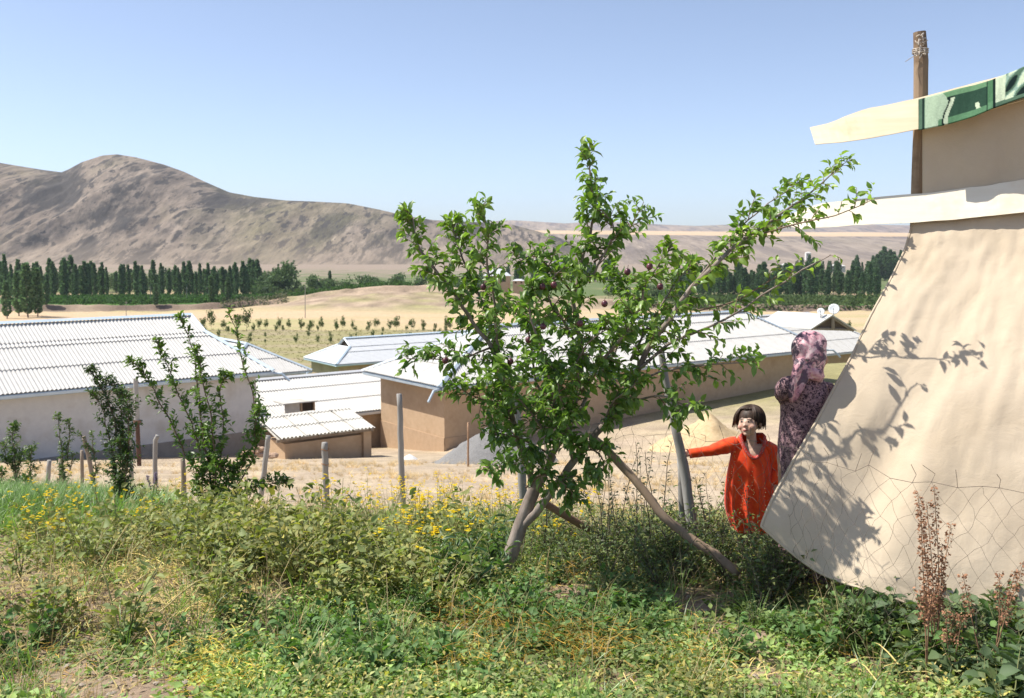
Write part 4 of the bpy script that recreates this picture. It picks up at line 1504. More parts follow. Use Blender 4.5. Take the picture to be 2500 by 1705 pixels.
    for k, (px_, py_, d) in enumerate(((1586, 651, 5.62), (1532, 664, 5.66), (1180, 701, 6.0), (1324, 700, 5.7), (1352, 696, 5.7), (1326, 797, 5.7), (1246, 883, 5.85), (1087, 881, 5.98), (1416, 790, 5.7), (1290, 830, 5.75), (1476, 742, 5.7), (1612, 700, 5.66))):
        c = at(px_, py_, d)
        m = MB()
        r_ = .019
        rings = []
        for j in range(9):
            a = math.pi * j / 8
            rr = max(.0008, r_ * math.sin(a))
            rings.append([c + Vector((math.cos(w) * rr * (1 - .06 * (abs(w - 1.57) < .3)), math.sin(w) * rr, r_ * 1.08 * math.cos(a) - (.004 if j == 0 else 0))) for w in np.linspace(0, 6.2832, 13)[:-1]])
        m.loft(rings)
        m.tube([c + Vector((0, 0, r_ * .9)), c + Vector((.004, 0, r_ + .02))], .0015, 4)
        m.build('plum', fm, t, smooth=True)
    return t


plum_tree()


def sapling(label, base, limbs, leaf_len, leaf_w, tint, dens=1.0, step=.05, shoot=(.06, .18), spacing=.022, up=.6, droop=.1, group=None, name='sapling', cat='sapling', mat=LEAF, tc=.3, yel=.15, r0=.014):
    bpt = at(*base)
    bpt.z = ground_z(bpt.x, bpt.y)
    t = thing(name, label, cat, bpt, group=group)
    L = []
    for k, l in enumerate(limbs):
        d = dens
        if len(l[0]) == 1: d, l = l[0][0] * dens, l[1:]
        P = [at(*q) for q in l]
        if k == 0 or (P[0] - at(*base)).length < .3: P = [bpt - Vector((0, 0, .05))] + P
        P = sway(resample(smooth_path(P), .05), .03, k * 2.1 + base[0])
        L.append((P, r0 if k == 0 else r0 * .7, .003, d, .08, tc))
    arr, twigs = grow(L, leaf_len, leaf_w, tint, step=step, shoot=shoot, spacing=spacing, up=up, droop=droop, yel=yel)
    P, D, U, Ls, T = arr
    for l in L: limb_mesh([l], 7).build('stem', twig_m, t, smooth=True)
    tag(twig_mesh(twigs).build('twigs', twig_m, t), kind='stuff')
    me = np_mesh('foliage', *leaves_np(P, D, U, Ls, Ls * leaf_w, T, L4), smooth=True)
    tag(link('foliage', me, mat, t), kind='stuff')
    return t


sapling('dense dark upright sapling in front of the long white wall', (300, 1230, 10),
        [[(298, 1150, 10), (285, 1050, 10), (262, 980, 10), (238, 930, 10), (222, 905, 10)], [(305, 1120, 10), (300, 1020, 10.1), (290, 960, 10.1), (268, 930, 10)], [(310, 1150, 9.9), (318, 1060, 9.9), (312, 985, 9.9), (300, 965, 10)],
         [(295, 1180, 10), (270, 1090, 10), (258, 1000, 10), (225, 960, 10)], [(300, 1200, 9.9), (315, 1130, 9.85), (290, 1080, 9.85)]],
        .058, .46, (.060, .105, .042), 2.6, .034, (.08, .20), .02)
sapling('loose pear sapling with several thin leafy shoots before the long house', (520, 1268, 9),
        [[(520, 1200, 9), (500, 1080, 9), (482, 960, 9), (472, 870, 9), (452, 800, 9), (440, 778, 9)],
         [(505, 1180, 9), (450, 1100, 9), (410, 1010, 9), (370, 945, 9), (338, 900, 9), (320, 882, 9)],
         [(510, 1150, 9.1), (470, 1040, 9.1), (430, 950, 9.1), (405, 880, 9.1), (385, 835, 9.1)],
         [(525, 1180, 8.9), (525, 1060, 8.9), (505, 960, 8.9), (490, 900, 8.9), (480, 860, 8.9)],
         [(530, 1200, 9), (545, 1100, 9), (540, 1000, 9), (535, 930, 9), (555, 920, 9)],
         [(0.55,), (560, 1230, 9), (600, 1160, 9), (628, 1080, 9), (625, 1010, 9), (602, 900, 9), (578, 830, 9), (562, 765, 9)],
         [(1.7,), (540, 1240, 8.9), (610, 1190, 8.9), (660, 1180, 8.85), (700, 1178, 8.85)],
         [(1.8,), (500, 1240, 8.9), (480, 1180, 8.9), (520, 1130, 8.85), (560, 1150, 8.85)],
         [(1.9,), (530, 1240, 8.85), (545, 1180, 8.85), (590, 1150, 8.85), (600, 1110, 8.85)],
         [(1.8,), (628, 1090, 9), (620, 1050, 8.9), (632, 1000, 8.9)]],
        .074, .5, (.10, .175, .045), 1.5, .036, (.05, .16), .020, tc=.5, yel=.2)
SG = 'young leafy saplings along the left edge'
sapling('pale bushy sapling at the left edge of the grass', (40, 1200, 14), [[(38, 1120, 14), (32, 1060, 14), (38, 1040, 14)], [(45, 1140, 14), (60, 1110, 14)], [(20, 1140, 14), (8, 1090, 14)], [(60, 1190, 13.8), (78, 1140, 13.8), (75, 1095, 13.8)], [(10, 1200, 13.8), (2, 1150, 13.8)]], .08, .4, (.10, .15, .065), 2.4, .04, (.08, .22), group=SG)
sapling('slim sapling left of the leaning split post', (160, 1200, 14), [[(155, 1120, 14), (145, 1060, 14), (142, 1015, 14)], [(165, 1120, 14), (168, 1060, 14), (165, 1032, 14)], [(170, 1150, 14), (180, 1110, 14)]], .075, .42, (.10, .15, .065), 1.8, .04, (.05, .16), group=SG)
sapling('short pale shoot right of the leaning split post', (235, 1200, 14), [[(230, 1120, 14), (222, 1060, 14)], [(232, 1110, 14), (195, 1060, 14)]], .07, .42, (.10, .15, .065), 1.6, .045, (.05, .14), group=SG)
sapling('purple flowered herb under the dense sapling', (372, 1240, 12.5), [[(368, 1190, 12.5), (362, 1165, 12.5)], [(376, 1190, 12.5), (376, 1158, 12.5)], [(380, 1200, 12.5), (384, 1170, 12.5)], [(360, 1210, 12.5), (352, 1190, 12.5)]], .02, .6, (.24, .20, .42), 2.6, .02, (.02, .06), .012, name='purple_herb', cat='plant', yel=0, mat=PETAL)
# ------------------------------------------------------------------ poplars and valley trees
def crown_proto(kind, seed):
    r = np.random.default_rng(seed)
    n = 560
    if kind == 'poplar':
        h = r.uniform(0, 1, n) ** .9
        prof = np.interp(h, [0, .08, .3, .6, .85, 1], [.35, .75, 1, .85, .5, .08]) * (1 + .28 * np.sin(h * 23 + seed) * r.uniform(.3, 1))
        a = r.uniform(0, 6.283, n)
        rr = prof * np.sqrt(r.uniform(.25, 1, n))
        P = np.stack([np.cos(a) * rr * .078, np.sin(a) * rr * .078, .07 + .93 * h], 1)
        D = np.stack([np.cos(a) * .45, np.sin(a) * .45, np.ones(n)], 1) + r.normal(size=(n, 3)) * .3
        L = r.uniform(.045, .085, n)
    else:
        cl = unit(r.normal(size=(16, 3))) * r.uniform(.1, .34, (16, 1)) + np.array([0, 0, .58])
        k = r.integers(0, 16, n)
        P = cl[k] + unit(r.normal(size=(n, 3))) * r.uniform(.04, .17, (n, 1))
        P[:, 2] = np.maximum(P[:, 2], .1)
        D = r.normal(size=(n, 3)) + np.array([0, 0, .3])
        L = r.uniform(.05, .10, n)
    U = r.normal(size=(n, 3)) + np.array([0, 0, .8])
    base = {'poplar': (.105, .175, .095), 'round': (.11, .165, .08), 'sap': (.11, .15, .06)}[kind]
    T = tints(n, base, .4, .03, r)
    me = np_mesh('crown', *leaves_np(P, D, U, L, L * .75, T, L2))
    me.materials.append(FAR_LEAF)
    mt = MB()
    mt.tube([Vector((0, 0, -.02)), Vector((.004, 0, .3)), Vector((0, .003, .8 if kind == 'poplar' else .5))], [.012, .009, .003], 5)
    mt_ = mt.mesh('trunk')
    mt_.materials.append(old_wood)
    return me, mt_


PROTO = {k: [crown_proto(k, s + 10 * i) for s in range(5)] for i, k in enumerate(('poplar', 'round', 'sap'))}
count_tree = [0]


def far_tree(kind, px, D, h, label, group, wide=1.0, name=None, cat='tree'):
    x = (px - 1250) / FPX * D * 1.0
    z = ground_z(x, D) - .2
    t = thing(name or {'poplar': 'poplar_tree', 'round': 'valley_tree', 'sap': 'orchard_sapling'}[kind], label, cat, (x, D, z), random.uniform(0, 6.28), group)
    t.scale = (h * wide, h * wide, h)
    cm, tm = random.choice(PROTO[kind])
    for nm_, me in (('crown', cm), ('trunk', tm)):
        o = bpy.data.objects.new(nm_, me)
        COL.objects.link(o)
        o.parent = t
    return t


rt = random.Random(5)
G1 = 'row of tall poplars below the brown hill'
L1 = 'tall narrow poplar below the brown hill'
tops = [(15, 625), (30, 648), (48, 636), (70, 650), (85, 645), (102, 652), (124, 634), (131, 641), (155, 640), (160, 632), (168, 640), (176, 628), (187, 648), (202, 650), (209, 641), (218, 645), (225, 640), (233, 646), (247, 655), (252, 643), (262, 655), (297, 652), (305, 648), (315, 648), (333, 641), (340, 650), (354, 668), (377, 638), (413, 662), (430, 650), (437, 655), (460, 650), (465, 640), (500, 658), (506, 660), (528, 668), (545, 654), (552, 660), (563, 652), (578, 655), (595, 641), (601, 650), (612, 634), (620, 638), (630, 636), (637, 655), (806, 663)]
tops += [(rt.uniform(0, 640), rt.uniform(640, 672)) for _ in range(46)]
for px, ty in tops:
    D = rt.uniform(505, 580)
    x = (px - 1250) / FPX * D
    h = at(px, ty, D).z - ground_z(x, D)
    far_tree('poplar', px, D, h * 1.0, L1 + (', above the left part of the long roof' if px < 200 else ', above the middle of the long roof' if px < 420 else ', near the right end of the long roof ridge' if px < 520 else ', left of the bare mound'), G1, rt.uniform(.7, 1.15))
L1b = 'shorter poplar filling the belt below the brown hill'
for k in range(90):
    px = rt.uniform(-5, 700)
    D = rt.uniform(590, 700)
    far_tree('poplar', px, D, rt.uniform(8, 16), L1b, 'shorter poplars between the tall ones', rt.uniform(.8, 1.5))
for px, D, h, lab in ((15, 330, 12, 'slim poplar nearest the left edge on the cut bank'), (44, 345, 15, 'broad dark poplar on the cut bank near the left edge'), (66, 335, 18, 'tallest dark poplar on the cut bank'), (90, 340, 16, 'paler poplar right of the tallest one on the cut bank'), (112, 400, 10, 'small poplar at the start of the crop field'),
                      (380, 400, 9, 'small poplar standing on the bank edge, left one'), (516, 405, 11, 'small poplar standing on the bank edge, right one'), (557, 405, 10, 'small grey poplar at the right of the bank edge')):
    far_tree('poplar', px, D, h, lab, None, 1.35)
G2 = 'belt of poplars right of the plum tree'
for k in range(84):
    px = 1640 + 510 * (k + rt.uniform(0, 1)) / 84
    D = rt.uniform(520, 600)
    far_tree('poplar', px, D, rt.uniform(11, 19), 'dark poplar in the dense belt ' + ('just right of the plum tree crown' if px < 1780 else 'above the two satellite dishes' if px > 1960 else 'above the white roof behind the woman'), G2, rt.uniform(1.0, 1.6))
G3 = 'far poplars at the foot of the terrace'
for px0, px1, n, D, h in ((1165, 1290, 14, 780, 14), (1290, 1500, 30, 860, 19), (1940, 1985, 9, 1020, 20), (1990, 2060, 9, 1060, 15), (2080, 2230, 34, 900, 21), (2140, 2230, 18, 1000, 30), (1660, 1740, 8, 900, 9)):
    for k in range(n):
        far_tree('poplar', rt.uniform(px0, px1), D * rt.uniform(.97, 1.03), h * rt.uniform(.7, 1.1), 'hazy poplar in the far clumps at the foot of the terrace', G3, rt.uniform(1.0, 1.7))
G4 = 'round valley trees beyond the stubble field'
for k in range(150):
    px = rt.uniform(640, 1180) if k < 70 else rt.uniform(-5, 690)
    D = rt.uniform(450, 600) if k < 70 else rt.uniform(600, 740)
    far_tree('round', px, D, rt.uniform(8, 14) * (1.5 if 680 < px < 720 else 1), ('bushy green tree between the poplars and the bare mound' if k < 70 else 'bushy green tree filling the gaps behind the tall poplars'), G4, rt.uniform(.7, 1.1))
for k in range(24):
    far_tree('round', rt.uniform(1480, 1680), rt.uniform(400, 470), rt.uniform(5, 8), 'grey green willow in the thicket behind the plum tree', 'willows behind the plum tree', 1.2)

# orchard rows
G5 = 'young orchard trees in rows beyond the houses'
rows_ = [(262, 430, 1120, 26, 2.6), (248, 440, 1120, 17, 1.7), (228, 450, 1110, 14, 1.5), (205, 500, 1080, 10, 1.4), (262, 1780, 2110, 4, 2.0), (110, 1900, 1985, 6, 3.0)]
for D, a, b, n, h in rows_:
    for k in range(n):
        px = a + (b - a) * (k + rt.uniform(.1, .9)) / n
        big_ = 1.5 if (px < 620 and D > 240 and rt.random() < .3) else 1
        far_tree('sap', px, D * rt.uniform(.985, 1.015), h * rt.uniform(.9, 1.7) * big_, 'young bushy orchard tree in the rows beyond the houses' if D > 150 else 'leafy garden tree before the white roofed house', G5 if D > 150 else 'garden trees by the white roofed house', rt.uniform(.5, .75), cat='tree')


# low crops and scrub that read as one mass
def clump_field(name, label, n, px0, px1, d0, d1, size, tint, kind='stuff', h=1.0):
    px = rng.uniform(px0, px1, n)
    D = rng.uniform(d0, d1, n)
    x = (px - 1250) / FPX * D
    z = np.array([ground_z(a, b) for a, b in zip(x, D)])
    k = 7
    P = np.repeat(np.stack([x, D, z], 1), k, 0) + rng.normal(size=(n * k, 3)) * np.array([size * .5, size * .5, size * .28 * h]) + np.array([0, 0, size * .4 * h])
    Dr = rng.normal(size=(n * k, 3)) + np.array([0, 0, .6])
    U = rng.normal(size=(n * k, 3)) + np.array([0, 0, 1])
    L = rng.uniform(.35, .75, n * k) * size
    me = np_mesh(name, *leaves_np(P, Dr, U, L, L * .7, tints(n * k, tint, .35, .05), L2))
    return tag(link(name, me, FAR_LEAF), label, kind=kind)


clump_field('crop_rows', 'low green crops behind the cut bank', 6500, 90, 1000, 404, 520, 1.9, (.055, .115, .035))
clump_field('scrub', 'dull green scrub below the poplar belt on the right', 2600, 1560, 2200, 395, 505, 2.2, (.085, .125, .05))
clump_field('scrub', 'grey green scrub climbing from the stubble field to the poplars', 1900, 660, 1040, 440, 560, 4.2, (.075, .105, .055))
clump_field('orchard_grass', 'dry olive grass between the young orchard trees', 2200, 380, 1180, 150, 268, .34, (.25, .235, .12), h=.3)
clump_field('green_plot', 'bright green plot between the roofs', 2600, 640, 900, 84, 108, .5, (.06, .17, .03), h=.8)
clump_field('bank_brush', 'grey brush along the cut bank', 160, 540, 700, 396, 408, 1.5, (.15, .16, .11))
# ------------------------------------------------------------------ weeds of the plot
def pix(x, y, z):
    rz = z - EYE.z
    fw = y * CP - rz * SP
    return 1250 + FPX * x / fw, 852.5 - FPX * (y * SP + rz * CP) / fw


def ground_at(px, py):
    """Ground point seen at a photo pixel."""
    lo = 3.0
    for D in np.arange(3.0, 30, .12):
        p = at(px, py, D)
        if p.z < ground_z(p.x, D):
            return Vector((p.x, D, ground_z(p.x, D)))
    return at(px, py, 12)


def stems_proto(r, n, h, spread, lean=.25):
    out = []
    for k in range(n):
        a = r.uniform(0, 6.283)
        d = np.array([math.cos(a) * spread * r.uniform(.3, 1), math.sin(a) * spread * r.uniform(.3, 1), 1.0])
        d /= np.linalg.norm(d)
        hh = h * r.uniform(.6, 1.1)
        pts = [np.zeros(3)]
        for i in range(6):
            d = d + r.normal(size=3) * .12 + np.array([math.cos(a), math.sin(a), -.15]) * lean * .12
            d /= np.linalg.norm(d)
            pts.append(pts[-1] + d * hh / 6)
        out.append(pts)
    return out


def plant_proto(seed, kind):
    """Returns (leaf arrays, stem mesh builder, flower arrays)."""
    r = np.random.default_rng(seed)
    P, D, U, L, W, T, fl = [], [], [], [], [], [], []
    cfg = dict(
        bush=dict(n=7, h=.46, sp=.65, per=14, L=.064, w=.52, t=(.19, .235, .088), start=.12, yel=.2),
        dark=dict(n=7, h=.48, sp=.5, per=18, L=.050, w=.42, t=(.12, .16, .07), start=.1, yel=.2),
        lush=dict(n=5, h=.42, sp=.55, per=13, L=.115, w=.2, t=(.11, .18, .085), start=.05, yel=.1),
        mustard=dict(n=6, h=.50, sp=.35, per=5, L=.06, w=.28, t=(.15, .23, .07), start=.05, yel=.2),
        mugwort=dict(n=4, h=.62, sp=.22, per=34, L=.028, w=.45, t=(.075, .085, .055), start=.15, yel=.1),
        clump=dict(n=10, h=.17, sp=1.1, per=8, L=.042, w=.62, t=(.115, .21, .065), start=.1, yel=.08),
        broad=dict(n=8, h=.30, sp=.9, per=6, L=.13, w=.5, t=(.10, .15, .07), start=.25, yel=.1),
    )[kind]
    st = stems_proto(r, cfg['n'], cfg['h'], cfg['sp'])
    m = MB()
    for pts in st:
        m.tube([Vector(p) for p in pts], [.0045 * (1 - .7 * i / 6) for i in range(7)], 4, cap=False)
        for k in range(cfg['per']):
            s = cfg['start'] + (1 - cfg['start']) * (k + r.uniform(0, 1)) / cfg['per']
            i = min(5, int(s * 6))
            p = pts[i] + (pts[i + 1] - pts[i]) * (s * 6 - i)
            a = r.uniform(0, 6.283)
            side = np.array([math.cos(a), math.sin(a), r.uniform(-.3, .5)])
            tan = pts[i + 1] - pts[i]
            tan = tan / np.linalg.norm(tan)
            off = side * cfg['L'] * r.uniform(.1, .9) if kind in ('bush', 'dark') else side * .005
            P.append(p + off); D.append(side + tan * .4 + r.normal(size=3) * .2); U.append(np.array([0, 0, 1]) + r.normal(size=3) * .45)
            ln = cfg['L'] * r.uniform(.5, 1.15) * (1.15 - .5 * s if kind in ('mustard', 'broad', 'lush') else 1)
            L.append(ln); W.append(ln * cfg['w'] * r.uniform(.8, 1.2))
        if kind == 'mustard':
            for _ in range(2):
                tip = pts[-1] + r.normal(size=3) * np.array([.035, .035, .03])
                for q in range(3):
                    fl.append(tip + r.normal(size=3) * .009)
    n = len(P)
    k_ = r.uniform(.78, 1.25)
    cfg['t'] = tuple(np.array(cfg['t']) * k_ * (1 + r.uniform(-.1, .3) * np.array([1.0, .25, 0]))) if kind in ('bush', 'dark') else cfg['t']
    T = tints(n, cfg['t'], .35, cfg['yel'], r)
    return (np.array(P), np.array(D), np.array(U), np.array(L), np.array(W), T), m, np.array(fl)


def flowers_np(F, col, s=.011, r=rng):
    """Four small crossed petals at each point."""
    n = len(F)
    P = np.repeat(F, 4, 0)
    a = np.tile(np.arange(4) * 1.5708, n) + np.repeat(r.uniform(0, 1.5, n), 4)
    D = np.stack([np.cos(a), np.sin(a), np.full(n * 4, .35)], 1)
    U = np.tile([0, 0, 1.0], (n * 4, 1)) + r.normal(size=(n * 4, 3)) * .3
    L = np.full(n * 4, s) * r.uniform(.8, 1.2, n * 4)
    return leaves_np(P, D, U, L, L * .9, tints(n * 4, col, .12, 0, r), L2)


YELLOW = (.80, .60, .02)
stem_green = mottled('green_stem', (.16, .19, .07), (.26, .26, .11), 20, .7, .2)
stem_yellow = mottled('yellow_stem', (.38, .34, .12), (.52, .44, .18), 20, .7, .2)
stem_dark = mottled('dark_stem', (.10, .085, .06), (.17, .14, .095), 20, .8, .2)
stem_pale = mottled('pale_stalk', (.46, .37, .15), (.62, .52, .26), 14, .7, .25)
PP = {}
for kind, nv in (('bush', 6), ('dark', 4), ('lush', 3), ('mustard', 5), ('mugwort', 4), ('broad', 3), ('clump', 4)):
    PP[kind] = []
    for s in range(nv):
        lv, sm, fl = plant_proto(100 + s * 7 + hash(kind) % 1 + len(kind) * 31, kind)
        fm = np_mesh('foliage', *leaves_np(*lv, L8 if kind in ('bush', 'lush', 'broad', 'clump') else L4), smooth=True)
        fm.materials.append(LEAF_DULL if kind != 'lush' else LEAF)
        smm = sm.mesh('stems')
        smm.materials.append({'bush': stem_yellow if s % 2 else stem_green, 'mugwort': stem_dark, 'dark': stem_dark}.get(kind, stem_green))
        flm = None
        if len(fl):
            flm = np_mesh('flowers', *flowers_np(fl, YELLOW, .017, np.random.default_rng(s)))
            flm.materials.append(PETAL)
        PP[kind].append((fm, smm, flm))


def place_plant(kind, p, scale, label, name, cat, group, variant=None):
    t = thing(name, label, cat, p, random.uniform(0, 6.283), group)
    t.scale = (scale * random.uniform(.9, 1.1), scale * random.uniform(.9, 1.1), scale * random.uniform(.85, 1.15))
    fm, sm, flm = random.choice(PP[kind]) if variant is None else PP[kind][variant]
    for nm_, me in (('foliage', fm), ('stems', sm), ('flowers', flm)):
        if me is None: continue
        o = bpy.data.objects.new(nm_, me)
        COL.objects.link(o)
        o.parent = t
        o['kind'] = 'stuff'
    return t


def scatter_zone(n, d0, d1, test, tries=40, x0=-.62, x1=.62):
    out = []
    k = 0
    while len(out) < n and k < n * tries:
        k += 1
        D = math.sqrt(random.uniform(d0 * d0, d1 * d1))
        x = random.uniform(x0, x1) * D
        z = ground_z(x, D)
        a, b = pix(x, D, z)
        if random.random() < test(a, b, x, D):
            out.append(Vector((x, D, z - .01)))
    return out


def blob(a, b, cx, cy, rx, ry):
    return math.exp(-(((a - cx) / rx) ** 2 + ((b - cy) / ry) ** 2))


def bare(a, b):
    """How bare the soil is at a photo pixel: the paths and dug patches."""
    return max(1.3 * blob(a, b, 200, 1690, 260, 60), 1.1 * blob(a, b, 1395, 1460, 75, 38), 1.2 * blob(a, b, 1690, 1475, 110, 55), 1.1 * blob(a, b, 1860, 1660, 90, 60), 1.2 * blob(a, b, 2230, 1665, 150, 55),
               blob(a, b, 1120, 1545, 70, 16), 1.1 * blob(a, b, 1500, 1680, 110, 36), blob(a, b, 60, 1470, 110, 46), blob(a, b, 290, 1480, 120, 50), blob(a, b, 1290, 1640, 40, 28) * .8, blob(a, b, 720, 1545, 80, 14) * .8, blob(a, b, 2090, 1650, 60, 30) * .5, blob(a, b, 1790, 1560, 60, 50) * .7)


def spot(p, table):
    a, b = pix(p.x, p.y, p.z)
    return next(t for lim, t in table if a < lim)


# bushy weeds over the left slope
def t_bush(a, b, x, D):
    if a > 1190 or b < (1345 if a > 640 else 1310): return 0
    v = .9 * blob(a, b, 860, 1400, 330, 110) + .75 * blob(a, b, 560, 1320, 260, 90) + .40 * blob(a, b, 150, 1500, 260, 120) * .55 + .12 * blob(a, b, 420, 1520, 200, 100)
    return v * (1 - bare(a, b))


for p in scatter_zone(150, 5.0, 11.5, t_bush):
    place_plant('bush', p, random.uniform(.75, 1.15), 'bushy yellow green weed ' + spot(p, ((330, 'near the left edge below the dense sapling'), (640, 'below the loose pear sapling'), (850, 'before the short grey post'), (3000, 'between the tall grey post and the plum trunk'))), 'bushy_weed', 'weed', 'bushy weeds covering the left slope')


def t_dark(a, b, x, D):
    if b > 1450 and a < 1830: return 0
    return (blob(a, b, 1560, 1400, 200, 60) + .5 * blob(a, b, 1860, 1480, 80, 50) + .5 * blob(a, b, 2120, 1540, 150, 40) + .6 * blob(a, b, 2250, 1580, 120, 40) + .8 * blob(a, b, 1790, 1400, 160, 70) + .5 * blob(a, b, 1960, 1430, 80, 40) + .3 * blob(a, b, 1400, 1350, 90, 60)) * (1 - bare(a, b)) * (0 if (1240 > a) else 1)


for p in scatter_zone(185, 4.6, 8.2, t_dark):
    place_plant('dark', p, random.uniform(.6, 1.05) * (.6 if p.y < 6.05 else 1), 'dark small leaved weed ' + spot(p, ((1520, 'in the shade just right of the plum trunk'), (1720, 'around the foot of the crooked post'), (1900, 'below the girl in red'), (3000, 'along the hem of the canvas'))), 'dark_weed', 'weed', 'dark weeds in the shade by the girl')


def t_must(a, b, x, D):
    return (.7 * blob(a, b, 1060, 1350, 190, 75) + .35 * blob(a, b, 1330, 1370, 110, 60) + .35 * blob(a, b, 250, 1330, 260, 45) + .25 * blob(a, b, 1150, 1430, 120, 50))


for p in scatter_zone(60, 6.0, 12.5, t_must):
    place_plant('mustard', p, random.uniform(.75, 1.1), 'thin yellow flowered mustard plant ' + spot(p, ((600, 'at the edge of the bright grass'), (1200, 'between the grey posts and the plum trunk'), (3000, 'right of the plum trunk'))), 'mustard_plant', 'wildflower', 'yellow mustard flowers among the weeds')
for p in scatter_zone(24, 6.0, 7.6, lambda a, b, x, D: blob(a, b, 1165, 1415, 60, 40)):
    place_plant('lush', p, random.uniform(.8, 1.3), 'lush long leaved plant at the left of the plum trunk', 'long_leaved_plant', 'plant', 'lush plants round the plum trunk')
for k, (a, b, D, s) in enumerate(((1330, 1330, 7.2, 1.0), (1460, 1330, 7.3, 1.05), (1510, 1330, 7.1, 1.0), (1585, 1330, 7.0, .95), (1610, 1320, 7.2, 1.1), (1730, 1330, 6.7, .9), (1750, 1320, 7.2, 1.0), (1790, 1330, 6.6, .75), (1880, 1330, 5.6, .6), (1830, 1330, 6.5, .7), (1560, 1330, 7.4, 1.1), (1480, 1330, 7.0, 1.0))):
    q = at(a, b, D)
    place_plant('mugwort', Vector((q.x, D, ground_z(q.x, D))), s * 1.35, 'tall dark stalked dry weed standing between the log and the canvas', 'dry_stalk_weed', 'weed', 'dark dry stalks by the crooked post')


def t_broad(a, b, x, D):
    return .9 * blob(a, b, 2420, 1600, 140, 110) + .4 * blob(a, b, 2200, 1500, 120, 50)


for p in scatter_zone(26, 3.9, 5.6, t_broad, x1=.56):
    place_plant('broad', p, random.uniform(.75, 1.2), 'dark broad leaved weed at the foot of the canvas', 'broad_leaved_weed', 'weed', 'broad leaved weeds in the near right corner')


for p in scatter_zone(135, 3.8, 6.6, lambda a, b, x, D: (max(.9 * blob(a, b, 850, 1620, 260, 70), .7 * blob(a, b, 1350, 1520, 300, 60), .4 * blob(a, b, 1900, 1600, 250, 60), .3 * blob(a, b, 300, 1590, 300, 40))) * max(0, 1 - 1.3 * bare(a, b))):
    place_plant('clump', p, random.uniform(.7, 1.4), 'fresh green leafy clump ' + spot(p, ((600, 'in the near left corner'), (1200, 'low in the middle of the near slope'), (1700, 'on the near slope below the plum tree'), (3000, 'on the near slope below the canvas'))), 'leafy_clump', 'weed', 'fresh green clumps on the near slope')


rs2 = random.Random(21)
for k in range(44):
    px_ = 2030 + 490 * k / 43 + rs2.uniform(-10, 10)
    D = np.interp(px_, [2030, 2520], [5.22, 4.5]) + rs2.uniform(-.12, .12)
    q = at(px_, 1500, D)
    kind = rs2.choice(['dark', 'dark', 'bush', 'clump', 'broad'])
    place_plant(kind, Vector((q.x, D, ground_z(q.x, D))), {'dark': .62, 'bush': .6, 'clump': 1.5, 'broad': .9}[kind] * rs2.uniform(.75, 1.2),
                {'dark': 'small leaved dusty weed', 'bush': 'yellow green bushy weed', 'clump': 'low fresh green clump', 'broad': 'dull broad leaved weed'}[kind] + (' at the canvas hem left of the tall dock' if px_ < 2260 else ' at the canvas hem right of the tall dock'), 'hem_weed', 'weed', 'weeds along the canvas hem')
for k in range(12):
    px_ = 1845 + 95 * k / 11
    D = rs2.uniform(5.75, 6.15)
    q = at(px_, 1400, D)
    place_plant('dark', Vector((q.x, D, ground_z(q.x, D))), rs2.uniform(.8, 1.05), 'dark weed crowding the lifted corner of the canvas', 'dark_weed', 'weed', 'dark weeds by the lifted canvas corner')


